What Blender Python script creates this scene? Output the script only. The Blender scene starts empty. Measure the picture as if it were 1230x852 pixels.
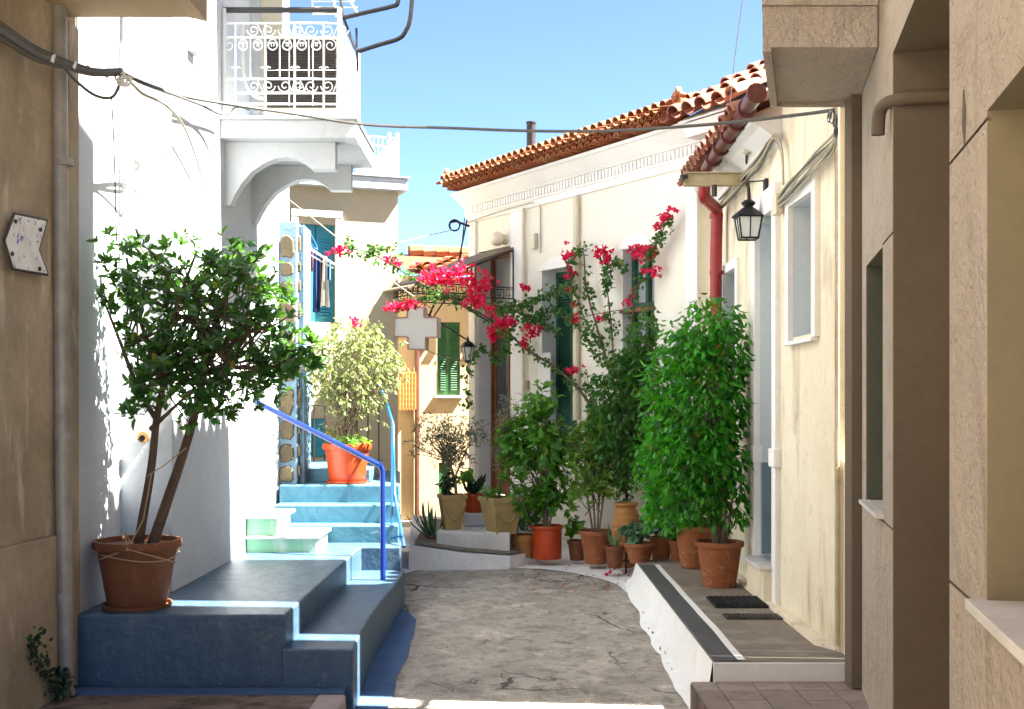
import bpy, math, random
from mathutils import Vector, Matrix, noise as mnoise
R = random.Random(7)
PI = math.pi
scene = bpy.context.scene
COL = scene.collection
F = 1400.0; CX = 615.0; HY = 483.0; CH = 1.6

def P(px, py, Y):
    return Vector(((px-CX)/F*Y, Y, CH+(HY-py)/F*Y))
def G(px, py, z):
    Y = F*(CH-z)/(py-HY)
    return Vector(((px-CX)/F*Y, Y, z))
def zg(Y):                       # the lane climbs gently away from the camera, then levels off
    Y = max(-10.0, min(Y, 11.0))
    return .0375*Y-.4125

# ------------------------------------------------------------------ mesh builder
class MB:
    def __init__(s): s.v = []; s.f = []; s.m = []
    def add(s, vs, fs, mi=0):
        o = len(s.v); s.v += [tuple(v) for v in vs]
        for f in fs: s.f.append(tuple(i+o for i in f)); s.m.append(mi)
    def quad(s, a, b, c, d, mi=0): s.add([a, b, c, d], [(0, 1, 2, 3)], mi)
    def box(s, x0, x1, y0, y1, z0, z1, mi=0):
        s.obox(Vector((x0, y0, z0)), Vector((x1-x0, 0, 0)), Vector((0, y1-y0, 0)), Vector((0, 0, z1-z0)), mi)
    def obox(s, o, a, b, c, mi=0):
        vs = [o, o+a, o+a+b, o+b, o+c, o+a+c, o+a+b+c, o+b+c]
        s.add(vs, [(0, 3, 2, 1), (4, 5, 6, 7), (0, 1, 5, 4), (1, 2, 6, 5), (2, 3, 7, 6), (3, 0, 4, 7)], mi)
    def prism(s, pts, d, mi=0):
        n = len(pts); pts = [Vector(p) for p in pts]; q = [p+d for p in pts]
        fs = [tuple(range(n))[::-1], tuple(range(n, 2*n))]
        for i in range(n): fs.append((i, (i+1) % n, n+(i+1) % n, n+i))
        s.add(pts+q, fs, mi)
    def tube(s, pts, r, n=6, mi=0, cap=True):
        pts = [Vector(p) for p in pts]; k = len(pts)
        rs = r if isinstance(r, (list, tuple)) else [r]*k
        vs = []; prev = None
        for i, p in enumerate(pts):
            t = (pts[min(i+1, k-1)]-pts[max(i-1, 0)])
            if t.length < 1e-9: t = Vector((0, 0, 1))
            t.normalize()
            if prev is None:
                a = Vector((0, 0, 1)) if abs(t.z) < .9 else Vector((1, 0, 0))
                u = t.cross(a).normalized()
            else:
                u = (prev-t*prev.dot(t))
                u = u.normalized() if u.length > 1e-6 else t.orthogonal().normalized()
            prev = u; w = t.cross(u)
            for j in range(n):
                a = 2*PI*j/n
                vs.append(p+(u*math.cos(a)+w*math.sin(a))*rs[i])
        fs = []
        for i in range(k-1):
            for j in range(n):
                fs.append((i*n+j, i*n+(j+1) % n, (i+1)*n+(j+1) % n, (i+1)*n+j))
        if cap:
            fs.append(tuple(range(n))[::-1]); fs.append(tuple(range((k-1)*n, k*n)))
        s.add(vs, fs, mi)
    def lathe(s, prof, c, n=28, mi=0, flute=0.0, fn=16):
        c = Vector(c); vs = []; fs = []
        k = len(prof)
        for (r, z, *fl) in prof:
            fa = fl[0] if fl else 0
            for j in range(n):
                a = 2*PI*j/n
                rr = r*(1+fa*flute*math.cos(a*fn))
                vs.append(c+Vector((rr*math.cos(a), rr*math.sin(a), z)))
        for i in range(k-1):
            for j in range(n):
                fs.append((i*n+j, i*n+(j+1) % n, (i+1)*n+(j+1) % n, (i+1)*n+j))
        fs.append(tuple(range(n))[::-1]); fs.append(tuple(range((k-1)*n, k*n)))
        s.add(vs, fs, mi)
    def ball(s, c, r, n=10, mi=0, sz=1):
        prof = [(max(r*math.sin(PI*i/n), .0005), -r*math.cos(PI*i/n)*sz) for i in range(n+1)]
        s.lathe(prof, c, n*2, mi)
    def leaf(s, p, d, side, L, W, droop=.15, fold=.15, mi=0, full=True):
        # p base, d direction (unit), side unit vector
        nrm = d.cross(side)
        if full:
            a = p+d*L*.35; b = p+d*L*.7-nrm*L*droop*.35; t = p+d*L-nrm*L*droop
            s.add([p, a+side*W*.5+nrm*W*fold, b+side*W*.42+nrm*W*fold, t, b-side*W*.42+nrm*W*fold, a-side*W*.5+nrm*W*fold, a, b],
                  [(0, 6, 1), (6, 7, 2, 1), (7, 3, 2), (0, 5, 6), (6, 5, 4, 7), (7, 4, 3)], mi)
        else:
            a = p+d*L*.5; t = p+d*L-nrm*L*droop
            s.add([p, a+side*W*.5+nrm*W*fold, t, a-side*W*.5+nrm*W*fold, a], [(0, 4, 2, 1), (0, 3, 2, 4)], mi)
    def build(s, name, mats, parent=None, smooth=False, bevel=0, auto=None):
        me = bpy.data.meshes.new(name)
        org = root_origin(parent) if parent else Vector((0, 0, 0))
        me.from_pydata([(v[0]-org.x, v[1]-org.y, v[2]-org.z) for v in s.v], [], s.f)
        if not isinstance(mats, (list, tuple)): mats = [mats]
        for m in mats: me.materials.append(m)
        me.polygons.foreach_set('material_index', s.m)
        if smooth:
            me.polygons.foreach_set('use_smooth', [True]*len(me.polygons))
        me.update()
        o = bpy.data.objects.new(name, me); COL.objects.link(o)
        if parent: o.parent = parent
        if smooth and smooth != 'all':
            try: me.set_sharp_from_angle(angle=math.radians(40))
            except Exception: pass
        if bevel:
            b = o.modifiers.new('bevel', 'BEVEL'); b.width = bevel; b.segments = 2; b.limit_method = 'ANGLE'
        return o

def root_origin(o):
    while o.parent: o = o.parent
    return Vector(o.location)

def thing(name, label, cat, loc, group=None):
    o = bpy.data.objects.new(name, None); COL.objects.link(o)
    o.location = loc; o.empty_display_size = .1
    o['label'] = label; o['category'] = cat
    if group: o['group'] = group
    return o
def tag(o, label, cat, group=None):
    o['label'] = label; o['category'] = cat
    if group: o['group'] = group
    return o
def struct(o): o['kind'] = 'structure'; return o
def part_label(o, l): o['label'] = l; return o

def rv(r=R):
    while True:
        v = Vector((r.uniform(-1, 1), r.uniform(-1, 1), r.uniform(-1, 1)))
        if .05 < v.length < 1: return v.normalized()

# wall in a vertical plane with openings and their reveals
def wall(mb, O, U, N, u1, z0, z1, ops=(), mi=0, rmi=None, u0=0.0):
    O = Vector(O); U = Vector(U).normalized(); N = Vector(N).normalized(); Z = Vector((0, 0, 1))
    us = sorted({u0, u1, *[o[0] for o in ops], *[o[1] for o in ops]})
    zs = sorted({z0, z1, *[o[2] for o in ops], *[o[3] for o in ops]})
    pt = lambda u, z, d=0: O+U*u+Z*(z-O.z)-N*d
    for i in range(len(us)-1):
        for j in range(len(zs)-1):
            um = (us[i]+us[i+1])/2; zm = (zs[j]+zs[j+1])/2
            if any(o[0] < um < o[1] and o[2] < zm < o[3] for o in ops): continue
            mb.quad(pt(us[i], zs[j]), pt(us[i+1], zs[j]), pt(us[i+1], zs[j+1]), pt(us[i], zs[j+1]), mi)
    if rmi is None: rmi = mi
    for (a, b, c, d, dep) in ops:
        mb.quad(pt(a, c), pt(a, d), pt(a, d, dep), pt(a, c, dep), rmi)
        mb.quad(pt(b, c), pt(b, d), pt(b, d, dep), pt(b, c, dep), rmi)
        mb.quad(pt(a, d), pt(b, d), pt(b, d, dep), pt(a, d, dep), rmi)
        mb.quad(pt(a, c), pt(b, c), pt(b, c, dep), pt(a, c, dep), rmi)
    return pt

def spiral(c, u, w, r0, r1, turns, a0=0, n=18, sgn=1):
    out = []
    for i in range(n+1):
        t = i/n; a = a0+sgn*turns*2*PI*t; r = r0+(r1-r0)*t
        out.append(Vector(c)+(Vector(u)*math.cos(a)+Vector(w)*math.sin(a))*r)
    return out
def smooth_path(pts, n=6):
    pts = [Vector(p) for p in pts]; out = []
    for i in range(len(pts)-1):
        p0 = pts[max(i-1, 0)]; p1 = pts[i]; p2 = pts[i+1]; p3 = pts[min(i+2, len(pts)-1)]
        for k in range(n):
            t = k/n
            out.append(.5*((2*p1)+(p2-p0)*t+(2*p0-5*p1+4*p2-p3)*t*t+(3*p1-p0-3*p2+p3)*t**3))
    out.append(pts[-1]); return out

# ------------------------------------------------------------------ materials
def newmat(name):
    m = bpy.data.materials.new(name); m.use_nodes = True
    nt = m.node_tree; b = nt.nodes['Principled BSDF']; return m, nt, b
def N_(nt, t, **kw):
    n = nt.nodes.new(t)
    for k, v in kw.items():
        if k in n.inputs: n.inputs[k].default_value = v
        else: setattr(n, k, v)
    return n
def rgba(c): return (c[0], c[1], c[2], 1)
def mixc(nt, fac, a, b, mode='MIX'):
    n = nt.nodes.new('ShaderNodeMix'); n.data_type = 'RGBA'; n.blend_type = mode
    for s, v in ((0, fac), (6, a), (7, b)):
        if hasattr(v, 'is_output'): nt.links.new(v, n.inputs[s])
        else: n.inputs[s].default_value = v if s == 0 else rgba(v)
    return n.outputs[2]
def ramp(nt, src, a, b, lo=0, hi=1):
    n = nt.nodes.new('ShaderNodeMapRange'); nt.links.new(src, n.inputs[0])
    n.inputs[1].default_value = a; n.inputs[2].default_value = b; n.inputs[3].default_value = lo; n.inputs[4].default_value = hi
    return n.outputs[0]
def objco(nt, scale=(1, 1, 1), rot=(0, 0, 0)):
    tc = nt.nodes.new('ShaderNodeTexCoord'); mp = nt.nodes.new('ShaderNodeMapping')
    mp.inputs['Scale'].default_value = scale; mp.inputs['Rotation'].default_value = rot
    nt.links.new(tc.outputs['Object'], mp.inputs['Vector']); return mp.outputs[0]
def noise(nt, co, scale, detail=5, rough=.55, dist=0):
    n = N_(nt, 'ShaderNodeTexNoise'); n.inputs['Scale'].default_value = scale; n.inputs['Detail'].default_value = detail
    n.inputs['Roughness'].default_value = rough; n.inputs['Distortion'].default_value = dist
    nt.links.new(co, n.inputs['Vector']); return n.outputs[0]
def bump(nt, b, h, strength, dist=.01):
    n = nt.nodes.new('ShaderNodeBump'); n.inputs['Strength'].default_value = strength; n.inputs['Distance'].default_value = dist
    nt.links.new(h, n.inputs['Height']); nt.links.new(n.outputs[0], b.inputs['Normal'])

def plaster(name, col, col2=None, scale=1.3, bumps=.25, bscale=55, stain=None, stain_lo=.55, stain_hi=.75, rough=.9, spec=.2, bdist=.01):
    m, nt, b = newmat(name)
    co = objco(nt)
    if col2 is None: col2 = tuple(c*.86 for c in col)
    n1 = noise(nt, co, scale, 6, .6)
    c = mixc(nt, ramp(nt, n1, .35, .7), col, col2)
    n2 = noise(nt, co, 22, 4, .6)
    c = mixc(nt, ramp(nt, n2, .3, .75, 0, .35), c, tuple(x*.8 for x in col2))
    if stain:
        cs = objco(nt, (2.8, 2.8, .75))
        n3 = noise(nt, cs, 1.6, 7, .65, .4)
        c = mixc(nt, ramp(nt, n3, stain_lo, stain_hi), c, stain)
    nt.links.new(c, b.inputs['Base Color'])
    b.inputs['Roughness'].default_value = rough; b.inputs['Specular IOR Level'].default_value = spec
    h = noise(nt, co, bscale, 4, .65)
    h2 = noise(nt, co, 5, 3, .5)
    hh = nt.nodes.new('ShaderNodeMath'); hh.operation = 'MULTIPLY_ADD'; hh.inputs[1].default_value = 2.5
    nt.links.new(h2, hh.inputs[0]); nt.links.new(h, hh.inputs[2])
    bump(nt, b, hh.outputs[0], bumps, bdist)
    return m
def simple(name, col, rough=.5, metal=0, var=.15, scale=9, bumps=.05, spec=.4):
    m, nt, b = newmat(name); co = objco(nt)
    n = noise(nt, co, scale, 5, .6)
    c = mixc(nt, ramp(nt, n, .35, .7), col, tuple(x*(1-var) for x in col))
    nt.links.new(c, b.inputs['Base Color']); b.inputs['Roughness'].default_value = rough
    b.inputs['Metallic'].default_value = metal; b.inputs['Specular IOR Level'].default_value = spec
    if bumps: bump(nt, b, noise(nt, co, scale*6, 4), bumps, .004)
    return m
def leafmat(name, c1, c2, trans=.35, rough=.4, tcol=None, spec=.4, old=(.26, .23, .04)):
    m, nt, b = newmat(name)
    g = nt.nodes.new('ShaderNodeNewGeometry')
    c = mixc(nt, g.outputs['Random Per Island'], c1, c2)
    wn = nt.nodes.new('ShaderNodeTexWhiteNoise'); wn.noise_dimensions = '1D'; nt.links.new(g.outputs['Random Per Island'], wn.inputs['W'])
    if old: c = mixc(nt, ramp(nt, wn.outputs[0], .976, .985), c, old)
    nt.links.new(c, b.inputs['Base Color']); b.inputs['Roughness'].default_value = rough
    b.inputs['Specular IOR Level'].default_value = spec
    t = nt.nodes.new('ShaderNodeBsdfTranslucent')
    tc = mixc(nt, g.outputs['Random Per Island'], tcol or tuple(min(1, x*1.6) for x in c1), tuple(min(1, x*1.6) for x in (tcol or c2)))
    nt.links.new(tc, t.inputs['Color'])
    mx = nt.nodes.new('ShaderNodeMixShader'); mx.inputs[0].default_value = trans
    nt.links.new(b.outputs[0], mx.inputs[1]); nt.links.new(t.outputs[0], mx.inputs[2])
    nt.links.new(mx.outputs[0], nt.nodes['Material Output'].inputs['Surface'])
    return m
def islandmat(name, cols, rough=.8, dirt=None):
    m, nt, b = newmat(name)
    g = nt.nodes.new('ShaderNodeNewGeometry')
    cr = nt.nodes.new('ShaderNodeValToRGB'); nt.links.new(g.outputs['Random Per Island'], cr.inputs[0])
    el = cr.color_ramp.elements; el[0].color = rgba(cols[0]); el[1].color = rgba(cols[-1])
    for i, c in enumerate(cols[1:-1]):
        e = el.new((i+1)/(len(cols)-1)); e.color = rgba(c)
    co = objco(nt); n = noise(nt, co, 9, 6, .65)
    c = mixc(nt, ramp(nt, n, .45, .75, 0, .75), cr.outputs[0], dirt or tuple(x*.5 for x in cols[0]))
    nt.links.new(c, b.inputs['Base Color']); b.inputs['Roughness'].default_value = rough
    b.inputs['Specular IOR Level'].default_value = .2
    bump(nt, b, noise(nt, co, 70, 4), .3, .006)
    return m
def glassy(name, col=(.05, .06, .07), rough=.06):
    m, nt, b = newmat(name); b.inputs['Base Color'].default_value = rgba(col); b.inputs['Roughness'].default_value = rough
    b.inputs['Specular IOR Level'].default_value = .7; return m
def road_mat(name, col, col2):
    m, nt, b = newmat(name); co = objco(nt)
    # warped cells: pours of concrete laid at different times
    def warp(scale, amt):
        wp = nt.nodes.new('ShaderNodeMix'); wp.data_type = 'RGBA'; wp.blend_type = 'LINEAR_LIGHT'; wp.inputs[0].default_value = amt
        nn = N_(nt, 'ShaderNodeTexNoise'); nn.inputs['Scale'].default_value = scale; nn.inputs['Detail'].default_value = 7; nn.inputs['Roughness'].default_value = .62
        nt.links.new(co, nn.inputs['Vector']); nt.links.new(co, wp.inputs[6]); nt.links.new(nn.outputs[1], wp.inputs[7]); return wp.outputs[2]
    wv = warp(2.2, .26)
    vc = nt.nodes.new('ShaderNodeTexVoronoi'); vc.inputs['Scale'].default_value = 1.15; nt.links.new(wv, vc.inputs['Vector'])
    sx = nt.nodes.new('ShaderNodeSeparateColor'); nt.links.new(vc.outputs['Color'], sx.inputs[0])
    ve = nt.nodes.new('ShaderNodeTexVoronoi'); ve.feature = 'DISTANCE_TO_EDGE'; ve.inputs['Scale'].default_value = 1.15; nt.links.new(wv, ve.inputs['Vector'])
    c = mixc(nt, sx.outputs[0], col, col2)
    n1 = noise(nt, co, 2.3, 9, .68, .3)
    c = mixc(nt, ramp(nt, n1, .40, .62, 0, .85), c, tuple(x*.64 for x in col))
    n2 = noise(nt, co, 9, 8, .74, .4)
    c = mixc(nt, ramp(nt, n2, .48, .66, 0, .85), c, tuple(x*.36 for x in col))
    n3 = noise(nt, co, 4.1, 8, .7, .2)
    c = mixc(nt, ramp(nt, n3, .55, .72, 0, .8), c, tuple(min(1, x*1.45) for x in col))
    n4 = noise(nt, co, 75, 4, .65)
    c = mixc(nt, ramp(nt, n4, .50, .75, 0, .65), c, tuple(x*.4 for x in col2))
    msk = ramp(nt, noise(nt, co, 1.3, 3), .50, .64)
    mm = nt.nodes.new('ShaderNodeMath'); mm.operation = 'MULTIPLY'
    nt.links.new(ramp(nt, ve.outputs[0], .0, .022, 1, 0), mm.inputs[0]); nt.links.new(msk, mm.inputs[1])
    c = mixc(nt, mm.outputs[0], c, (.10, .085, .07))
    nt.links.new(c, b.inputs['Base Color']); b.inputs['Roughness'].default_value = .92; b.inputs['Specular IOR Level'].default_value = .15
    h = nt.nodes.new('ShaderNodeMath'); h.operation = 'SUBTRACT'; nt.links.new(n2, h.inputs[0]); nt.links.new(mm.outputs[0], h.inputs[1])
    h2 = nt.nodes.new('ShaderNodeMath'); h2.operation = 'MULTIPLY_ADD'; h2.inputs[1].default_value = -.8; nt.links.new(n4, h2.inputs[0]); nt.links.new(h.outputs[0], h2.inputs[2])
    bump(nt, b, h2.outputs[0], .9, .025)
    return m
def edge_wear(m, col, radius=.014, amount=.8, nscale=14):
    # paint rubbed off along the real edges of the object
    nt = m.node_tree; b = nt.nodes['Principled BSDF']
    src = b.inputs['Base Color'].links[0].from_socket
    bv = nt.nodes.new('ShaderNodeBevel'); bv.samples = 4; bv.inputs['Radius'].default_value = radius
    g = nt.nodes.new('ShaderNodeNewGeometry'); d = nt.nodes.new('ShaderNodeVectorMath'); d.operation = 'DOT_PRODUCT'
    nt.links.new(bv.outputs[0], d.inputs[0]); nt.links.new(g.outputs['Normal'], d.inputs[1])
    e = ramp(nt, d.outputs['Value'], .80, .97, 1, 0)
    n = ramp(nt, noise(nt, objco(nt), nscale, 6, .7), .40, .58, 0, amount)
    mm = nt.nodes.new('ShaderNodeMath'); mm.operation = 'MULTIPLY'; nt.links.new(e, mm.inputs[0]); nt.links.new(n, mm.inputs[1])
    nt.links.new(mixc(nt, mm.outputs[0], src, col), b.inputs['Base Color'])

M = {}
M['white'] = plaster('white_plaster', (.56, .585, .60), (.50, .525, .545), 1.1, .4, 30, (.43, .445, .44), .62, .82)
M['whitegrey'] = plaster('white_grey_plaster', (.66, .68, .68), (.58, .61, .62), 1.5, .2, 40)
M['cream'] = plaster('cream_plaster', (.76, .725, .635), (.725, .68, .58), .9, .25, 40, (.71, .64, .51), .62, .82)
M['creamstain'] = plaster('stained_cream_plaster', (.78, .71, .56), (.70, .61, .45), 1.4, .4, 36, (.40, .32, .20), .52, .74)
M['trim'] = plaster('white_trim', (.80, .79, .77), (.75, .73, .70), 2, .15, 40)
M['peach'] = plaster('peach_plaster', (.54, .42, .26), (.49, .37, .22), 1.2, .2, 45)
M['yellow'] = plaster('pale_yellow_plaster', (.52, .455, .325), (.48, .415, .285), 1.0, .2, 45)
M['brown'] = plaster('brown_old_plaster', (.47, .385, .265), (.26, .20, .128), 1.6, .5, 26, (.62, .54, .41), .56, .74)
M['brownslab'] = plaster('brown_slab', (.40, .29, .17), (.32, .225, .125), 1.5, .3, 30)
M['tan'] = plaster('tan_textured_plaster', (.53, .46, .385), (.455, .39, .32), 1.1, 1.0, 38, (.36, .29, .22), .56, .76, rough=.85, bdist=.03)
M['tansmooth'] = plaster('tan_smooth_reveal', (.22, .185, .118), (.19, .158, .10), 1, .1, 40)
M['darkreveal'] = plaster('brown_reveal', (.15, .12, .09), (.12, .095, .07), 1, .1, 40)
M['road'] = road_mat('worn_concrete', (.60, .535, .45), (.50, .44, .37))
M['road2'] = road_mat('patched_concrete', (.40, .36, .305), (.32, .285, .235))
M['pave'] = plaster('dark_pavement', (.24, .205, .165), (.165, .14, .112), 2.2, .4, 30, (.33, .285, .235), .5, .8)
M['pavedark'] = plaster('dark_grey_painted_edge', (.10, .10, .10), (.075, .078, .08), 3, .3, 30)
M['browndust'] = plaster('brown_worn_cement', (.27, .205, .155), (.15, .105, .075), 3.4, .8, 18, (.085, .06, .045), .48, .62)
M['kerbpink'] = plaster('pinkish_kerb_stone', (.44, .35, .32), (.37, .29, .26), 3, .3, 30)
M['whitepaint'] = plaster('whitewash', (.86, .85, .83), (.80, .785, .75), 3.2, .5, 24, (.66, .62, .56), .64, .84, bdist=.02)
M['blue'] = plaster('blue_grey_paint', (.048, .102, .158), (.036, .079, .126), 2.2, .5, 14, (.078, .138, .190), .5, .8, rough=.45, spec=.5)
M['bluelight'] = plaster('bright_blue_paint', (.065, .19, .26), (.052, .155, .215), 2.5, .25, 18, rough=.5, spec=.4)
M['bluegrd'] = plaster('blue_ground_paint', (.085, .15, .28), (.065, .12, .215), 4, .4, 30)
M['bluerail'] = simple('blue_rail_enamel', (.006, .028, .22), .3, 0, .2)
M['bluerail2'] = simple('sky_blue_rail_enamel', (.008, .085, .25), .3, 0, .2)
M['bluewood'] = simple('turquoise_shutter', (.04, .30, .42), .5, 0, .2, 5)
M['greenwood'] = simple('green_shutter', (.025, .115, .038), .5, 0, .3, 5)
M['greendark'] = simple('dark_green_shutter', (.02, .085, .05), .5, 0, .3, 5)
M['greenjamb'] = simple('dark_grey_green_jamb', (.075, .085, .06), .6, 0, .2, 6)
M['wood'] = simple('brown_wood', (.25, .095, .042), .5, 0, .4, 6)
M['marble'] = plaster('grey_marble', (.68, .66, .62), (.52, .50, .47), 3.5, .12, 30, (.42, .40, .36), .6, .85, rough=.5)
M['green'] = plaster('pale_green_paint', (.20, .46, .27), (.30, .50, .36), 5, .2, 30, (.62, .64, .58), .5, .7)
M['stone'] = plaster('brown_rubble_stone', (.36, .28, .18), (.24, .19, .13), 9, .8, 30)
M['bluemortar'] = plaster('pale_blue_mortar', (.19, .29, .37), (.16, .25, .33), 6, .4, 40)
M['terra'] = plaster('terracotta', (.33, .11, .044), (.24, .082, .036), 9, .2, 50, (.48, .25, .14), .6, .85, rough=.75)
M['terrabrown'] = plaster('brown_terracotta', (.20, .078, .036), (.155, .058, .027), 5, .15, 50, (.34, .17, .09), .6, .85, rough=.6)
M['terratan'] = plaster('tan_terracotta', (.40, .19, .062), (.32, .145, .048), 6, .2, 50, (.55, .35, .18), .58, .82, rough=.75)
M['redpot'] = simple('orange_red_plastic', (.46, .055, .012), .35, 0, .12, 6)
M['stoneware'] = plaster('tan_cast_stone', (.40, .29, .125), (.32, .23, .095), 5, .35, 40)
M['soil'] = plaster('potting_soil', (.06, .042, .028), (.04, .03, .02), 12, .8, 40)
M['bark'] = plaster('bark', (.14, .095, .06), (.09, .06, .04), 14, .7, 60, (.19, .15, .10), .5, .75)
M['barkgrey'] = plaster('grey_bark', (.22, .17, .12), (.15, .11, .08), 14, .6, 60)
M['tile'] = islandmat('clay_roof_tiles', [(.30, .085, .033), (.38, .14, .055), (.25, .065, .026), (.42, .20, .095), (.32, .105, .042)], .8, (.24, .10, .06))
M['tilepink'] = islandmat('weathered_clay_tiles', [(.26, .085, .05), (.34, .155, .10), (.22, .065, .042), (.36, .20, .13)], .8, (.20, .09, .07))
M['gutter'] = simple('brown_red_gutter', (.13, .035, .028), .35, .1, .5, 14)
M['redpipe'] = simple('dark_red_pipe', (.30, .025, .025), .35, 0, .25, 10)
M['brownpipe'] = simple('brown_pipe', (.13, .05, .035), .45, 0, .3, 10)
M['greypipe'] = simple('grey_zinc_pipe', (.34, .31, .26), .5, .2, .35, 8)
M['whitepipe'] = simple('white_pipe', (.75, .74, .70), .5, 0, .1, 8)
M['creampipe'] = simple('cream_pipe', (.62, .56, .42), .5, 0, .15, 8)
M['whiteiron'] = simple('white_painted_iron', (.70, .71, .70), .4, 0, .1, 20)
M['blackiron'] = simple('black_iron', (.025, .025, .027), .45, .3, .3, 20)
M['ironbrown'] = simple('rusty_dark_iron', (.06, .045, .04), .5, .3, .4, 20)
M['cable'] = simple('grey_cable', (.10, .095, .085), .6, 0, .3, 30)
M['cabledark'] = simple('wrapped_grey_cable', (.13, .13, .13), .45, 0, .3, 30)
M['cablelight'] = simple('pale_cable', (.42, .38, .28), .6, 0, .3, 30)
M['steelarm'] = plaster('weathered_painted_arm', (.52, .45, .30), (.40, .33, .20), 9, .3, 50, (.20, .13, .07), .55, .75)
M['glass'] = glassy('window_glass', (.05, .065, .075))
M['greyglass'] = simple('frosted_grey_pane', (.36, .39, .40), .35, 0, .1, 3)
M['lampglass'] = simple('lantern_glass', (.82, .86, .82), .2, 0, .1, 8)
M['globe'] = simple('globe_lamp_glass', (.75, .68, .54), .3, 0, .1, 8)
M['doorgrey'] = plaster('grey_blue_door_reveal', (.60, .65, .67), (.54, .60, .63), 2, .15, 30)
M['doorblue'] = plaster('slate_blue_dado', (.17, .23, .29), (.14, .19, .24), 3, .2, 30)
M['acdark'] = simple('dark_louvre', (.05, .04, .033), .5, .2, .3, 20)
M['acbody'] = simple('beige_metal_casing', (.60, .55, .44), .45, 0, .1, 10)
m_, nt_, b_ = newmat('worn_white_sign'); co_ = objco(nt_)
c_ = mixc(nt_, ramp(nt_, noise(nt_, co_, 9, 6, .7), .4, .7), (.78, .76, .72), (.60, .58, .53))
c_ = mixc(nt_, ramp(nt_, noise(nt_, co_, 26, 5, .6), .60, .63), c_, (.06, .12, .36))
c_ = mixc(nt_, ramp(nt_, noise(nt_, objco(nt_, (3, 3, .8)), 11, 6, .7), .62, .68), c_, (.22, .12, .06))
nt_.links.new(c_, b_.inputs['Base Color']); b_.inputs['Roughness'].default_value = .5; M['signwhite'] = m_
M['groundpale'] = road_mat('pale_ground', (.46, .42, .36), (.40, .36, .30))
M['signedge'] = simple('dark_sign_edge', (.05, .045, .04), .6)
M['crosswhite'] = simple('pale_cross_face', (.72, .69, .62), .4, 0, .06, 3)
M['crossrim'] = simple('reddish_cross_rim', (.46, .24, .18), .5)
M['canopy'] = simple('brown_canopy_sheet', (.16, .115, .08), .6, .1, .3, 8)
M['rubber'] = simple('black_rubber', (.012, .012, .014), .7, 0, .3, 40, .4)
M['irongrate'] = simple('iron_drain', (.07, .06, .052), .6, .4, .4, 30, .4)
M['string'] = simple('twine', (.40, .28, .16), .9)
M['lattice'] = plaster('orange_clay_lattice', (.62, .25, .08), (.54, .20, .06), 5, .2, 40)
M['navy'] = simple('navy_cloth', (.02, .05, .17), .9)
M['darkcloth'] = simple('dark_cloth', (.05, .035, .05), .9)
M['redcloth'] = simple('crimson_cloth', (.40, .02, .08), .9)
M['palecloth'] = simple('pale_cloth', (.70, .66, .58), .9)
M['blueclothes'] = simple('blue_cloth', (.08, .20, .40), .9)
M['yellowcloth'] = simple('yellow_peg_cloth', (.62, .36, .03), .9)
def scuffs(m, col, scale=7, lo=.60, hi=.68, amt=.7):
    nt = m.node_tree; b = nt.nodes['Principled BSDF']; src = b.inputs['Base Color'].links[0].from_socket
    n = noise(nt, objco(nt, (1, 1, 1.6)), scale, 9, .75, .5)
    nt.links.new(mixc(nt, ramp(nt, n, lo, hi, 0, amt), src, col), b.inputs['Base Color'])
scuffs(M['blue'], (.15, .17, .175), 5, .56, .70, .55); scuffs(M['blue'], (.20, .26, .30), 16, .62, .67, .8); scuffs(M['bluelight'], (.30, .38, .42), 12, .60, .68, .7)
scuffs(M['terra'], (.52, .36, .25), 16, .56, .70, .7); scuffs(M['terrabrown'], (.36, .24, .17), 16, .58, .72, .6); scuffs(M['tan'], (.30, .235, .17), 2.2, .56, .72, .5)
scuffs(M['creamstain'], (.46, .40, .30), 5, .58, .70, .6); scuffs(M['cream'], (.60, .54, .44), 3, .60, .74, .45); scuffs(M['whitepaint'], (.52, .48, .42), 14, .64, .70, .6)
edge_wear(M['blue'], (.26, .33, .37), .018, 1.0, 10); edge_wear(M['bluelight'], (.38, .48, .52), .016)
M['lf_tree'] = leafmat('glossy_dark_leaf', (.018, .058, .014), (.062, .165, .026), .25, .3, (.10, .28, .02), .5)
M['lf_ficus'] = leafmat('bright_ficus_leaf', (.008, .070, .008), (.058, .32, .022), .27, .25, (.10, .42, .01), .55)
M['lf_pale'] = leafmat('pale_variegated_leaf', (.10, .13, .04), (.23, .24, .10), .3, .5, (.3, .36, .1))
M['lf_olive'] = leafmat('olive_leaf', (.085, .105, .055), (.16, .17, .09), .2, .5)
M['lf_grey'] = leafmat('grey_green_leaf', (.16, .17, .11), (.24, .24, .16), .2, .6)
M['lf_mid'] = leafmat('mid_green_leaf', (.026, .105, .014), (.10, .27, .026), .32, .35, (.22, .45, .03))
M['lf_light'] = leafmat('light_green_leaf', (.05, .13, .018), (.15, .28, .04), .3, .4, (.3, .5, .05))
M['lf_boug'] = leafmat('bougainvillea_leaf', (.016, .065, .013), (.055, .165, .026), .27, .35, (.09, .24, .02))
M['lf_dark'] = leafmat('dark_weed_leaf', (.015, .035, .015), (.03, .06, .02), .2, .5)
M['lf_succ'] = leafmat('succulent_leaf', (.06, .15, .07), (.11, .22, .10), .15, .4)
M['dryleaf'] = leafmat('dry_leaf', (.20, .11, .045), (.34, .22, .09), .2, .8)
M['petal'] = leafmat('magenta_bract', (.50, .006, .045), (.66, .012, .085), .4, .5, (.75, .02, .10), .4, None)
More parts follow.
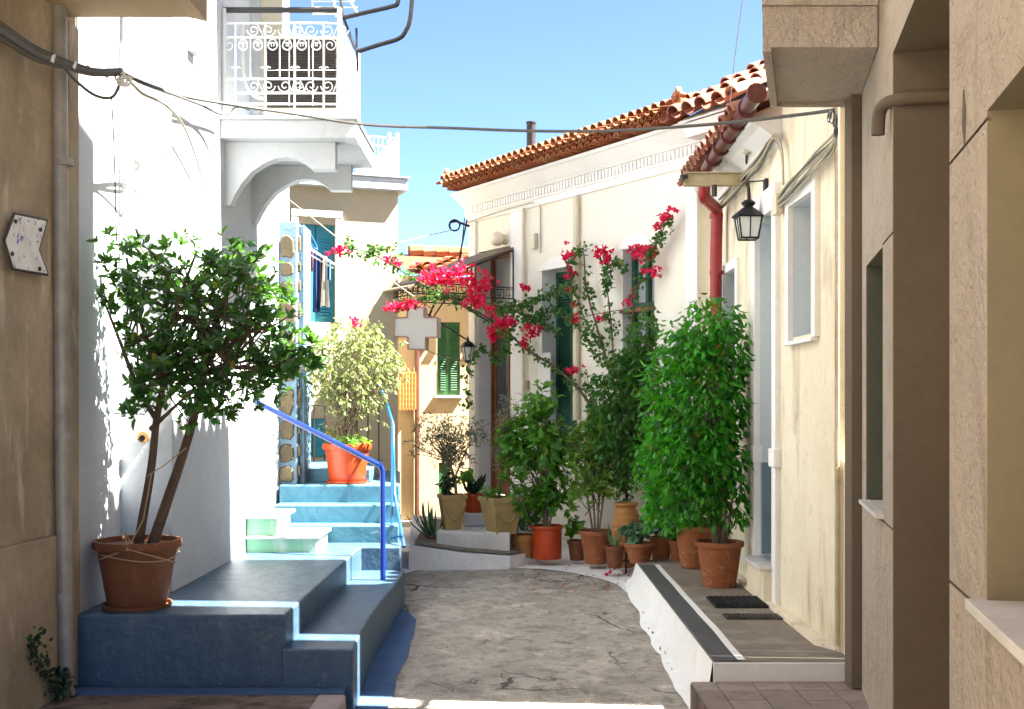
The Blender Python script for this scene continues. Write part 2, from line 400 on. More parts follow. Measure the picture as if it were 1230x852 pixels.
# ------------------------------------------------------------------ ground, lane, pavements
Zv = Vector((0, 0, 1))
def strip_ground(name, xs, ys, dz, mat, amp=0):
    mb = MB()
    for i in range(len(ys)-1):
        for j in range(len(xs)-1):
            pass
    nx = len(xs)
    vs = []
    for y in ys:
        for x in xs:
            h = zg(y)+dz
            if amp: h += amp*mnoise.noise(Vector((x*1.7, y*1.7, 3)))
            vs.append((x, y, h))
    fs = []
    for i in range(len(ys)-1):
        for j in range(nx-1):
            a = i*nx+j; fs.append((a, a+1, a+nx+1, a+nx))
    mb.add(vs, fs); return struct(mb.build(name, mat, None, smooth='all'))
strip_ground('ground', [-250, -60, -20, -6, -3, 0, 3, 6, 20, 60, 250], [-80, -30, -10, -2, 2, 5, 8, 11, 14, 18, 30, 80, 400], -.03, M['groundpale'])
strip_ground('street', [-6, -4, -2.5]+[-1.2+.12*i for i in range(20)], [0, 2, 4]+[5+.15*i for i in range(54)], .0, M['road'], .003)

def ribbon(name, left, right, dz, mat, ends=True):
    # painted band on the lane between two polylines, follows the lane's slope
    mb = MB(); vs = []
    for a, b in zip(left, right):
        vs.append((a[0], a[1], zg(a[1])+dz)); vs.append((b[0], b[1], zg(b[1])+dz))
    fs = [(2*i, 2*i+1, 2*i+3, 2*i+2) for i in range(len(left)-1)]
    mb.add(vs, fs); return struct(mb.build(name, mat))
ys = [5.2+.1*i for i in range(43)]
ribbon('painted_blue_edge', [(-.93, y) for y in ys],
       [(-.715+.03*mnoise.noise(Vector((y*2.1, 0, 0)))+.015*mnoise.noise(Vector((y*9, 1, 0)))-max(0, y-8.9)*.35, y) for y in ys], .008, M['bluegrd'])
# whitewashed foot of the right kerb, its edge brushed unevenly
mb = MB(); rr = random.Random(3)
ysr = [6.46+.02*i for i in range(200)]
vs = []
for y in ysr:
    e = 1.0+.045*mnoise.noise(Vector((y*2.0, 4, 0)))+.006*mnoise.noise(Vector((y*6.3, 2, 0)))+.003*mnoise.noise(Vector((y*19, 7, 0)))
    if y < 7.2: e += .04*(7.2-y)
    w = .006*mnoise.noise(Vector((y*3, 9, 0)))
    vs += [(e-.012, y, zg(y)+.005), (e, y, zg(y)+.018), (1.07+w, y, zg(y)+.05), (1.112, y, .1605)]
fs = []
for i in range(len(ysr)-1):
    for j in range(3):
        a = i*4+j; fs.append((a, a+1, a+5, a+4))
mb.add(vs, fs); struct(mb.build('whitewashed_kerb', M['whitepaint'], None, smooth='all'))
# whitewashed apron at the far end of the lane
ap = [G(486, 690, 0), G(505, 685, 0), G(560, 685, 0), G(610, 683.5, 0), G(650, 684.5, 0), G(690, 689, 0), G(722, 694.5, 0), G(742, 700, 0), G(753, 708, 0), Vector((1.13, 9.6, 0)), Vector((1.13, 10.5, 0)), Vector((1.9, 10.5, 0)), Vector((1.9, 11.0, 0)), Vector((-.6, 14.8, 0)), Vector((-2, 14.8, 0)), Vector((-2.6, 11.9, 0))]
import bmesh
bm_ = bmesh.new(); bm_.faces.new([bm_.verts.new((p.x, p.y, 0)) for p in ap])
bmesh.ops.bisect_plane(bm_, geom=bm_.verts[:]+bm_.edges[:]+bm_.faces[:], plane_co=(0, 11, 0), plane_no=(0, 1, 0))
bmesh.ops.triangulate(bm_, faces=bm_.faces[:])
for v in bm_.verts: v.co.z = zg(v.co.y)+.009
me_ = bpy.data.meshes.new('whitewashed_apron'); bm_.to_mesh(me_); bm_.free(); me_.materials.append(M['whitepaint'])
o_ = bpy.data.objects.new('whitewashed_apron', me_); COL.objects.link(o_); struct(o_)
# right raised pavement, painted edge band and line
mb = MB(); mb.prism([(1.118, 6.46, -.3), (1.90, 6.46, -.3), (1.90, 10.75, -.3), (1.35, 10.75, -.3), (1.118, 10.45, -.3)], Zv*.46)
struct(mb.build('raised_pavement', M['pave'], None, bevel=.008))
ribn = MB(); yy = [6.47+.2*i for i in range(20)]
def band(mb, xa, xb, z, wob, seed):
    vs = []
    for y in yy:
        w = wob*mnoise.noise(Vector((y*1.3, seed, 0)))
        vs += [(xa+w, y, z), (xb+w, y, z)]
    mb.add(vs, [(2*i, 2*i+1, 2*i+3, 2*i+2) for i in range(len(yy)-1)])
mb = MB(); band(mb, 1.122, 1.255, .164, .006, 5); struct(mb.build('painted_dark_border', M['pavedark']))
mb = MB(); band(mb, 1.255, 1.30, .168, .010, 5.2); struct(mb.build('painted_line', M['trim']))
mb = MB(); mb.box(1.114, 1.92, 6.440, 6.459, -.1, .157); struct(mb.build('whitewashed_riser', M['trim'], None, bevel=.004))
mb = MB(); mb.prism([(1.79, 6.9, .16), (1.875, 6.75, .16), (1.875, 10.6, .16), (1.80, 10.6, .16)], Zv*.022)
struct(mb.build('cement_fillet', M['creamstain']))
# tiled pavement in front of the near house
mb = MB()
mb.box(.985, 2.1, 3.2, 6.438, -.6, .045)
tl = random.Random(4)
for i in range(7):
    for j in range(14):
        if i == 0: x0, x1 = .99, 1.115
        else: x0, x1 = 1.121+(i-1)*.2, 1.121+i*.2-.006
        if x0 > 1.9: continue
        y0 = 6.43-(j+1)*.2; mb.box(x0, x1, y0+.006, y0+.2, .04, .055+tl.uniform(0, .003), 1)
mt = islandmat('brown_pavement_tiles', [(.27, .215, .19), (.33, .27, .24), (.24, .19, .165)], .75)
struct(mb.build('tiled_pavement', [M['browndust'], mt]))
# left brown pavement and its kerb stones
mb = MB(); mb.box(-2.6, -1.05, 2.5, 6.49, -.6, .0); struct(mb.build('pavement', M['browndust']))
mb = MB()
for k in range(4):
    mb.box(-1.05, -.895, 6.30-.9*(k+1)+.01, 6.30-.9*k, -.6, .022)
struct(mb.build('kerb', M['kerbpink'], None, bevel=.018))
mb = MB(); mb.box(-2.45, -.93, 6.36, 6.486, -.05, .012); struct(mb.build('painted_blue_footing', M['bluegrd']))

# ------------------------------------------------------------------ blue painted steps
t = thing('painted_steps', 'blue-grey painted concrete steps rising along the left white house', 'steps', (-1.6, 8, 0))
mb = MB(); mb.prism([(-2.44, 6.53, -.4), (-1.27, 6.53, -.4), (-1.245, 9.56, -.4), (-.915, 9.56, -.4), (-.94, 9.9, -.4), (-1.18, 12.4, -.4), (-2.2, 12.4, -.4), (-2.2, 7.2, -.4), (-2.44, 7.2, -.4)], Zv*.81)
mb.build('upper_tread', M['blue'], t, bevel=.012)
mb = MB()
edge = [(-.885, 6.51), (-.905, 7.0), (-.915, 7.6), (-.905, 8.2), (-.885, 8.8), (-.875, 9.3), (-.88, 9.56)]
mb.prism([(-1.29, 6.51, -.45)]+[(x, y, -.45) for x, y in edge]+[(-1.26, 9.56, -.45)], Zv*.67)
mb.build('lower_tread', M['blue'], t, bevel=.012)
for (y, z0, z1, x0, x1, x2) in ((9.86, .405, .555, -2.06, -.955, -1.19), (10.08, .55, .71, -2.06, -.975, -1.19), (10.32, .705, .865, -2.06, -.995, -1.19), (10.70, .86, .985, -2.06, -1.30, -1.35)):
    mb = MB(); mb.prism([(x0, y, z0), (x1, y, z0), (x2, 12.4, z0), (x0, 12.4, z0)], Zv*(z1-z0))
    mb.build('riser', M['bluelight'], t, bevel=.012)
# marble steps into the white house doorway
t = thing('doorway_steps', 'two small marble-topped steps with pale green painted sides against the white house', 'steps', (-1.9, 9.5, .41))
mb = MB(); mb.box(-2.1, -1.55, 9.22, 9.80, .405, .515); mb.build('lower_step', M['green'], t)
mb = MB(); mb.box(-2.1, -1.52, 9.19, 9.82, .517, .54); mb.build('lower_slab', M['marble'], t, bevel=.005)
mb = MB(); mb.box(-2.1, -1.86, 9.23, 9.78, .542, .675); mb.build('upper_step', M['green'], t)
mb = MB(); mb.box(-2.1, -1.82, 9.20, 9.81, .677, .70); mb.build('upper_slab', M['marble'], t, bevel=.005)
# far terrace with marble steps
t = thing('door_terrace', 'low whitewashed terrace with grey marble steps below the brown door', 'terrace', (-.4, 12, 0))
mb = MB()
lo = [(-.98, 11.08), (-.45, 11.08), (-.02, 11.15), (.25, 11.6), (.45, 12.6), (-.4, 14.0), (-1.2, 14.0)]
top = [.235, .165, .125, .11, .11, .2, .24]
n = len(lo)
mb.add([(x, y, -.2) for x, y in lo]+[(x, y, h) for (x, y), h in zip(lo, top)], [tuple(range(n, 2*n))]+[(i, (i+1) % n, n+(i+1) % n, n+i) for i in range(n)])
mb.build('platform', M['whitepaint'], t)
mb = MB(); mb.prism([(-.93, 11.14, .243), (-.45, 11.10, .178), (-.02, 11.17, .14), (.2, 11.6, .13), (-.2, 13.3, .2), (-.95, 13.3, .25)], Zv*.02); mb.build('paving', M['pave'], t)
mb = MB(); mb.box(-.73, -.02, 11.24, 13.3, .12, .34); mb.build('step', M['marble'], t, bevel=.012)
mb = MB(); mb.box(-.50, .05, 11.80, 13.6, .342, .47); mb.build('step', M['marble'], t, bevel=.012)

# mat and drain on the raised pavement
t = thing('doormat', 'black rubber doormat on the raised pavement before the grey doorway', 'doormat', (1.62, 8.33, .16))
mb = MB(); mb.box(1.42, 1.80, 8.13, 8.53, .166, .178)
for k in range(9):
    for j in range(8): mb.box(1.437+.040*k, 1.463+.040*k, 8.15+.047*j, 8.18+.047*j, .1775, .186)
mb.build('mat', M['rubber'], t)
t = thing('drain_cover', 'rusty iron drain cover set in the pavement in front of the doormat', 'drain cover', (1.62, 7.8, .16))
mb = MB(); mb.box(1.42, 1.80, 7.70, 7.88, .163, .170); mb.build('plate', M['irongrate'], t)
mb = MB()
for k in range(12): mb.box(1.435+.030*k, 1.448+.030*k, 7.72, 7.86, .1695, .176)
mb.build('grille', M['ironbrown'], t)
# ------------------------------------------------------------------ near left brown house
AZ = math.radians(4)
def seg_wall(mb, a, b, z0, z1, mi=0):
    mb.quad((a[0], a[1], z0), (b[0], b[1], z0), (b[0], b[1], z1), (a[0], a[1], z1), mi)
t = thing('brown_house', 'stained brown plastered house at the left edge with an overhanging slab', 'house', (-3.5, 4, 0))
mb = MB(); Ub = Vector((-.09, -1, 0)).normalized(); Nb = Vector((1, -.09, 0)).normalized()
Ob = Vector((-2.462, 6.575, -.5))
wall(mb, Ob, Ub, Nb, 11, -.5, 8.2)
e = Ob+Ub*11
seg_wall(mb, (-2.462, 6.575), (-8, 6.575), -.5, 8.2); seg_wall(mb, (-8, 6.575), (-9, e.y), -.5, 8.2); seg_wall(mb, (e.x, e.y), (-9, e.y), -.5, 8.2)
mb.quad((-2.462, 6.575, 8.2), (e.x, e.y, 8.2), (-9, e.y, 8.2), (-8, 6.575, 8.2))
mb.build('wall', M['brown'], t)
mb = MB(); mb.obox(Ob+Nb*.0+Zv*.2, Ub*1.6, Nb*.03, Zv*1.18); mb.build('plinth', M['brown'], t, bevel=.01)
mb = MB(); mb.box(-2.55, -1.80, 3.2, 6.5, 3.745, 3.95); mb.box(-2.55, -1.70, 3.2, 6.52, 3.955, 4.9); mb.prism([(-1.80, 3.2, 3.745), (-1.70, 3.2, 3.72), (-1.70, 3.2, 3.953), (-1.80, 3.2, 3.953)], Vector((0, 3.3, 0)))
mb.build('overhang_slab', M['brownslab'], t)
# drain pipe
dp = thing('downpipe', 'tall grey zinc downpipe at the corner of the brown house', 'drainpipe', (-2.43, 6.35, 0))
mb = MB(); mb.tube([(-2.415, 6.33, -.02), (-2.44, 6.33, 1.2), (-2.44, 6.33, 1.35), (-2.46, 6.33, 3.745)], .042, 10); mb.build('pipe', M['greypipe'], dp, smooth=True)
for z in (.55, 1.42, 2.9):
    mb = MB(); mb.tube([(-2.433, 6.33, z-.018), (-2.435, 6.33, z+.018)], .052, 10); mb.build('clamp', M['greypipe'], dp, smooth=True)
mb = MB(); mb.box(-2.50, -2.44, 6.42, 6.572, -.02, 3.7); tag(mb.build('corner_pilaster', M['brown'], None, bevel=.006), 'narrow brown corner strip between the grey downpipe and the white house', 'corner strip')
# arrow sign
t = thing('arrow_sign', 'worn white arrow-shaped board with blue specks pointing left on the brown wall', 'sign', (-2.5, 6.0, 2.4))
def BW(px, py, d=0):
    k = (px-CX)/F; p = Ob+Nb*d
    s = (p.x-k*p.y)/(k*Ub.y-Ub.x); q = p+Ub*s
    return Vector((q.x, q.y, CH+(HY-py)/F*q.y))
pts = [BW(15, 257, .03), BW(54, 265, .03), BW(44, 300, .03), BW(55, 330, .03), BW(13, 323, .03), BW(3, 289, .03)]
mb = MB(); mb.prism(pts, Nb*.014); mb.build('board', M['signwhite'], t)
mb = MB()
for i in range(6):
    a = pts[i]+Nb*.008; b = pts[(i+1) % 6]+Nb*.008; mb.tube([a, b], .0085, 6)
mb.build('rim', M['signedge'], t)
for p in ((18, 266), (48, 276), (47, 323), (14, 305)):
    mb = MB(); q = BW(p[0], p[1], .046); mb.tube([q, q+Nb*.008], .011, 8); mb.build('bolt', M['ironbrown'], t)

# ------------------------------------------------------------------ left white house
t = thing('white_house', 'tall white plastered house on the left with arched balcony brackets', 'house', (-2.5, 9, 0))
mb = MB()
seg_wall(mb, (-2.45, 6.58), (-2.45, 7.3), -.4, 7.8); seg_wall(mb, (-2.45, 7.3), (-2.13, 7.3), -.4, 7.8)
A = Vector((-2.13, 7.3, -.4)); B = Vector((-2.085, 10.9, -.4)); Uw = (B-A).normalized(); Nw = Vector((Uw.y, -Uw.x, 0))
wall(mb, A, Uw, Nw, (B-A).length, -.4, 7.8, [(1.95, 2.5, .70, 2.55, .09), (1.6, 2.4, 3.66, 5.6, .12)])
seg_wall(mb, (-2.085, 10.9), (-6, 10.9), -.4, 7.8); seg_wall(mb, (-6, 10.9), (-6, 6.58), -.4, 7.8); seg_wall(mb, (-6, 6.58), (-2.45, 6.58), -.4, 7.8)
mb.add([(-2.45, 6.58, 7.8), (-2.45, 7.3, 7.8), (-2.13, 7.3, 7.8), (-2.085, 10.9, 7.8), (-6, 10.9, 7.8), (-6, 6.58, 7.8)], [(0, 1, 2, 3, 4, 5)])
mb.build('wall', M['white'], t)
def WW(u, z, d=0): return A+Uw*u+Zv*(z+.4)+Nw*d
mb = MB(); mb.obox(WW(1.96, .70, -.09), Uw*.53, Nw*.03, Zv*1.84); mb.build('door', M['whitegrey'], t, bevel=.004)
mb = MB(); mb.obox(WW(1.61, 3.66, -.11), Uw*.78, Nw*.03, Zv*1.93); mb.build('balcony_door', M['doorgrey'], t)
mb = MB()
for u in (1.93, 2.5): mb.obox(WW(u, .70, .002), Uw*.045, Nw*.02, Zv*1.9)
mb.obox(WW(1.93, 2.605, .002), Uw*.615, Nw*.025, Zv*.06); mb.build('door_frame', M['trim'], t, bevel=.004)
mb = MB(); mb.box(-2.10, -1.92, 9.74, 9.77, 3.66, 5.5); mb.build('shutter', M['acbody'], t, bevel=.004)
mb = MB(); mb.obox(WW(.33, 3.9), Uw*.14, Nw*.05, Zv*3.9); mb.build('moulding', M['white'], t, bevel=.01)
mb = MB(); mb.obox(WW(1.98, .80, .003), Uw*.3, Nw*.045, Zv*.02); mb.build('ledge', M['marble'], t)
mb = MB(); mb.box(-2.12, -.98, 8.3, 9.95, 5.26, 5.40); mb.build('unseen_shade_slab', M['white'], t)  # unseen slab above the view, added to shade the wall behind the railing
mb = MB(); mb.box(-2.14, -1.135, 8.45, 9.56, 3.515, 3.645); mb.box(-2.14, -1.12, 8.43, 9.58, 3.647, 3.672)
bal = mb.build('balcony', M['white'], t, bevel=.006)
arch = [(266, 167.5), (403, 167.5), (403, 204), (375, 204), (371, 200), (366, 196), (358, 191.5), (345, 189.5), (332, 191), (318, 197), (303, 207), (291, 221), (282, 236), (277, 247), (264, 247)]
for Y in (8.58, 9.42):
    pp = [P(a, b, 8.6) for a, b in arch]
    mb = MB(); mb.prism([(max(p.x, -2.14), Y, min(p.z, 3.513)) for p in pp], Vector((0, .12, 0))); mb.build('bracket', M['white'], bal)
# balcony railing
rl = thing('balcony_railing', 'white wrought-iron balcony railing with scrolls above the arched brackets', 'railing', (-1.6, 8.5, 3.67))
def bar(mb, a, b, r=.009, n=6): mb.tube([a, b], r, n)
YF = 8.50; XE = -1.257; X0 = -2.11
zr = [CH+(HY-py)/F*YF for py in (28, 45, 95, 112, 125)]
mb = MB()
for z in zr[:4]: bar(mb, (X0, YF, z), (XE, YF, z), .008)
bar(mb, (X0, YF, zr[4]), (XE, YF, zr[4]), .008)
mb.build('front_rail', M['whiteiron'], rl)
mb = MB()
for z in zr: bar(mb, (XE, YF, z), (XE, 9.52, z), .010)
mb.build('side_rail', M['whiteiron'], rl)
for i, px in enumerate((283, 301, 319, 336, 354, 371, 389)):
    x = (px-CX)/F*YF; mb = MB(); thick = i in (0, 2, 4, 6)
    bar(mb, (x, YF, 3.67 if thick else zr[2]), (x, YF, zr[0] if thick else zr[1]), .0085 if thick else .0055)
    if thick:
        zc = zr[2]+.06
        for s in (-1, 1): mb.tube([(x, YF, zc), (x+s*.02, YF, zc+.03), (x+s*.035, YF, zc+.02)], .006, 5)
    mb.build('baluster', M['whiteiron'], rl)
for x, y in ((XE, YF), (XE, 9.52), (X0+.01, YF)):
    mb = MB(); bar(mb, (x, y, 3.66), (x, y, 4.47), .016, 8); mb.build('post', M['whiteiron'], rl)
for k in range(5):
    y = YF+.17*(k+1); mb = MB(); bar(mb, (XE, y, 3.67), (XE, y, zr[0]), .007)
    for zc in (zr[3]+.06, zr[2]+.1, zr[1]-.05):
        for s in (-1, 1): mb.tube(spiral((XE, y+s*.04, zc), (0, s, 0), (0, 0, 1), .042, .01, 1.3, PI, 12), .0042, 5)
    mb.build('baluster', M['whiteiron'], rl)
xs = [(px-CX)/F*YF for px in (283, 301, 319, 336, 354, 371, 389)]
for x in xs:
    mb = MB()
    for s in (-1, 1): mb.tube(spiral((x+s*.048, YF, zr[1]-.058), (s, 0, 0), (0, 0, 1), .046, .012, 1.35, PI/2, 16, -1), .0048, 5)
    mb.build('scroll', M['whiteiron'], rl)
for zc in ((zr[0]+zr[1])/2, (zr[2]+zr[3])/2):
    for xc in (-1.93, -1.62):
        mb = MB()
        for s in (-1, 1):
            mb.tube(spiral((xc+.215+s*.06, YF, zc), (s, 0, 0), (0, 0, 1), .05, .01, 1.4, PI, 16), .005, 5)
            mb.tube(spiral((xc+.215+s*.17, YF, zc), (s, 0, 0), (0, 0, 1), .045, .01, 1.4, 0, 16, -1), .005, 5)
            mb.tube([(xc+.215+s*.10, YF, zc-.045), (xc+.215+s*.14, YF, zc+.045)], .005, 5)
        mb.build('scroll', M['whiteiron'], rl)
mb = MB(); mb.tube([(X0, YF+.02, 4.465), (-1.28, YF+.02, 4.465)], .022, 8)
tag(mb.build('awning_bar', M['blackiron'], None, smooth=True), 'dark horizontal awning bar above the balcony railing', 'bar')
t = thing('bent_tube_rack', 'black bent tube frame reaching out from the balcony corner into the sky', 'metal frame', (-1.2, 8.6, 4.3))
Q = lambda *pts: [P(a, b, 8.6) for a, b in pts]
mb = MB(); mb.tube(smooth_path(Q((411, 22), (440, 15), (470, 8), (478, 2), (479, -30)), 5), .017, 8); mb.build('arm', M['blackiron'], t, smooth=True)
mb = MB(); mb.tube(smooth_path(Q((430, 62), (455, 54), (478, 47), (487, 38), (493, 20), (497, -30)), 5), .017, 8); mb.build('arm', M['blackiron'], t, smooth=True)
mb = MB(); mb.tube(Q((404, -30), (413, 23), (426, 57), (430, 62)), .011, 7); mb.tube(Q((428, 34), (429.5, 86)), .009, 6); mb.build('brace', M['blackiron'], t, smooth=True)
t = thing('drying_rack', 'white wire drying rack above the balcony corner', 'drying rack', (-1.3, 8.7, 4.5))
mb = MB(); Q2 = lambda *p: [P(a, b, 8.75) for a, b in p]
mb.tube(Q2((375, -20), (376, 17), (403, 16)), .009, 6); mb.tube(Q2((398, -20), (404, 20)), .010, 6); mb.tube(Q2((408, -20), (430, 17)), .008, 6)
mb.build('frame', M['whiteiron'], t)
mb = MB()
for k in range(4): mb.tube(Q2((372+2*k, -12+7*k), (420+3*k, -12+7*k)), .005, 5)
mb.build('wire', M['whiteiron'], t)
# air conditioner
t = thing('air_conditioner', 'beige air-conditioner with dark louvred face standing on the balcony', 'air conditioner', (-1.6, 9, 3.7))
mb = MB(); mb.box(-1.90, -1.31, 8.92, 9.25, 3.80, 4.39); mb.build('casing', M['acbody'], t, bevel=.012)
mb = MB(); mb.box(-1.875, -1.345, 8.905, 8.919, 3.85, 4.37)
for k in range(24): mb.box(-1.872, -1.348, 8.896, 8.904, 3.857+.021*k, 3.866+.021*k)
mb.build('louvre', M['acdark'], t)
mb = MB(); mb.tube([(-1.88, 8.89, 4.13), (-1.33, 8.89, 4.13)], .004, 5)
for x in (-1.7, -1.52): mb.tube([(x, 8.89, 3.86), (x, 8.89, 4.36)], .004, 5)
mb.build('guard', M['whiteiron'], t)
for x in (-1.83, -1.38):
    mb = MB(); mb.box(x-.035, x+.035, 8.95, 9.2, 3.673, 3.798); mb.build('foot', M['trim'], t)
mb = MB(); mb.tube(smooth_path([(-2.06, 8.9, 4.5), (-2.05, 8.9, 4.1), (-1.98, 8.9, 3.95), (-1.88, 8.95, 3.93)], 6), .016, 7); tag(mb.build('hose', M['whitepipe'], None, smooth=True), 'pale insulated hose running down to the air-conditioner', 'hose')
# wall fittings
mb = MB(); mb.tube([(-2.40, 7.285, 4.9), (-2.40, 7.285, 3.95), (-2.36, 7.27, 3.9), (-2.36, 7.27, 2.4)], .015, 7); tag(mb.build('conduit', M['whitepipe'], None, smooth=True), 'thin white conduit on the white wall behind the tree', 'conduit')
t = thing('wall_spout', 'small pipe spout in the white wall beside the tree trunk', 'spout', (-2.25, 7.28, 1.4))
c = P(172, 525, 7.3)
mb = MB(); mb.tube([c+Vector((0, 0, 0)), c+Vector((.01, -.04, 0))], .035, 12); mb.build('collar', M['terratan'], t, smooth=True)
mb = MB(); mb.tube([c+Vector((.008, -.03, 0)), c+Vector((.012, -.06, -.005))], .018, 10); mb.build('nozzle', M['blackiron'], t, smooth=True)

# ------------------------------------------------------------------ stone pillar
t = thing('stone_pillar', 'pale blue pillar inset with brown rubble stones at the top of the stairs', 'pillar', (-2, 10.6, 1))
mb = MB(); mb.box(-2.10, -1.93, 10.46, 10.86, .40, 3.22); mb.box(-1.929, -1.88, 10.56, 10.9, .86, 3.20); mb.build('shaft', M['bluemortar'], t, bevel=.01)
rs = random.Random(5); mb = MB()
z = .62
def cobble(mb, cx, cy, cz, w, h, ax):
    n = 11; pts = []
    for i in range(n):
        a = 2*PI*i/n; r = 1/max(abs(math.cos(a)), abs(math.sin(a)))**.85*rs.uniform(.80, 1.02)
        pts.append((w*.5*r*math.cos(a), h*.5*r*math.sin(a)))
    if ax == 'y':
        base = [Vector((cx+a, cy, cz+b)) for a, b in pts]; top = [Vector((cx+a*.82, cy-.022, cz+b*.85)) for a, b in pts]
    else:
        base = [Vector((cx, cy+a, cz+b)) for a, b in pts]; top = [Vector((cx+.022, cy+a*.82, cz+b*.85)) for a, b in pts]
    mb.add(base+top, [tuple(range(n, 2*n))]+[(i, (i+1) % n, n+(i+1) % n, n+i) for i in range(n)])
while z < 3.12:
    h = rs.uniform(.14, .30)
    cobble(mb, -2.018+rs.uniform(-.006, .006), 10.459, z+h/2, rs.uniform(.125, .152), h*.92, 'y')
    cobble(mb, -1.929, 10.51, z+h/2+.03, .06, h*.7, 'x')
    z += h+.012
sm = islandmat('rubble_stones', [(.17, .13, .08), (.10, .08, .052), (.21, .165, .10), (.135, .10, .062)], .9)
mb.build('stones', sm, t, smooth=False)


# ------------------------------------------------------------------ blue-shutter house
class Frame:
    def __init__(s, px, Y, ang):
        s.o = Vector(((px-CX)/F*Y, Y, 0)); s.u = Vector((math.cos(ang), math.sin(ang), 0)); s.n = Vector((math.sin(ang), -math.cos(ang), 0))
    def s(s, px, d=0):
        c = s.o+s.n*d; k = (px-CX)/F; return (c.x-k*c.y)/(k*s.u.y-s.u.x)
    def z(s, px, py, d=0):
        q = s.o+s.n*d+s.u*s.s(px, d); return CH+(HY-py)/F*q.y
    def T(s, u, z, d=0): return s.o+s.u*u+s.n*d+Zv*z
    def P(s, px, py, d=0): return s.T(s.s(px, d), s.z(px, py, d), d)
    def box(s, mb, u0, u1, z0, z1, d0, d1, mi=0): mb.obox(s.T(u0, z0, d0), s.u*(u1-u0), -s.n*(d0-d1), Zv*(z1-z0), mi)
BF = Frame(478, 13.3, math.radians(20))
t = thing('shuttered_house', 'pale yellow house behind the stairs with turquoise shutters and a flat white roof edge', 'house', tuple(BF.T(-1.5, .9)))
mb = MB()
bl = 3.6; ws = (BF.s(358), BF.s(403)); wz = (BF.z(380, 387), BF.z(380, 269)); ds = (BF.s(361), BF.s(392)); dz = (.98, BF.z(376, 503))
wall(mb, BF.T(-bl, -.2), BF.u, BF.n, bl, -.2, 4.0, [(ws[0]+bl, ws[1]+bl, wz[0], wz[1], .12), (ds[0]+bl, ds[1]+bl, dz[0], dz[1], .06)])
a = BF.T(0, 0); b = BF.T(0, 0, -3.5); c_ = BF.T(-bl, 0, -3.5); d_ = BF.T(-bl, 0)
seg_wall(mb, a, b, -.2, 4.0); seg_wall(mb, b, c_, -.2, 4.0); seg_wall(mb, c_, d_, -.2, 4.0)
mb.build('wall', M['yellow'], t)
zs0 = BF.z(470, 228, .11); zs1 = BF.z(470, 214, .11)
mb = MB(); BF.box(mb, -bl, BF.s(490, .11), zs0, zs1, .11, -3.6); BF.box(mb, -bl, BF.s(490, .11)+.02, zs1+.002, zs1+.025, .13, -3.62); mb.build('roof_slab', M['white'], t, bevel=.006)
mb = MB(); fw = .075
BF.box(mb, ws[0]-fw, ws[0], wz[0], wz[1]+fw, .025, -.02); BF.box(mb, ws[1], ws[1]+fw, wz[0], wz[1]+fw, .025, -.02); BF.box(mb, ws[0]-fw, ws[1]+fw, wz[1]+fw+.001, wz[1]+fw*2, .03, -.02)
mb.build('window_frame', M['trim'], t)
mid = (ws[0]+ws[1])/2
for a, b in ((ws[0]+.005, mid-.004), (mid+.004, ws[1]-.005)):
    mb = MB(); BF.box(mb, a, b, wz[0]+.005, wz[1]-.005, -.07, -.11); H = wz[1]-wz[0]
    for (fa, fb) in ((.04, .32), (.37, .66), (.72, .90)):
        z0 = wz[0]+H*fa; n = max(3, int(H*(fb-fa)/.035))
        for k in range(n): mb.obox(BF.T(a+.05, z0+k*.035, -.062), BF.u*(b-a-.10), BF.n*.014+Zv*.02, -BF.n*.01+Zv*.012)
    mb.build('shutter', M['bluewood'], t)
dm = (ds[0]+ds[1])/2
mb = MB(); BF.box(mb, ds[0]+.005, dm-.004, .985, dz[1]-.005, -.02, -.055); BF.box(mb, dm+.004, ds[1]-.005, .985, dz[1]-.005, -.02, -.055); mb.build('door', M['bluewood'], t, bevel=.004)
# roof railing
t = thing('roof_railing', 'thin white bar railing on the flat roof of the pale yellow house', 'railing', tuple(BF.T(-.2, zs1+.03)))
za = zs1+.026; zb = BF.z(470, 166, .05); r0 = BF.s(428, .05); r1 = BF.s(477, .05)
mb = MB()
for z in (za+.05, (za+zb)/2+.12, zb): mb.tube([BF.T(r0, z, .05), BF.T(r1, z, .05)], .010, 6); mb.tube([BF.T(r1, z, .05), BF.T(r1, z, -2.4)], .010, 6)
mb.build('rail', M['whiteiron'], t)
mb = MB(); x = r0
while x < r1: mb.tube([BF.T(x, za, .05), BF.T(x, zb, .05)], .007, 5); x += .05
y = .05
while y > -2.4: mb.tube([BF.T(r1, za, y), BF.T(r1, zb, y)], .007, 5); y -= .08
mb.build('balusters', M['whiteiron'], t)
for x in (r1, r1-.09):
    mb = MB(); mb.tube([BF.T(x, za-.003, .05), BF.T(x, zb+.06, .05)], .022, 8); mb.build('post', M['whiteiron'], t)
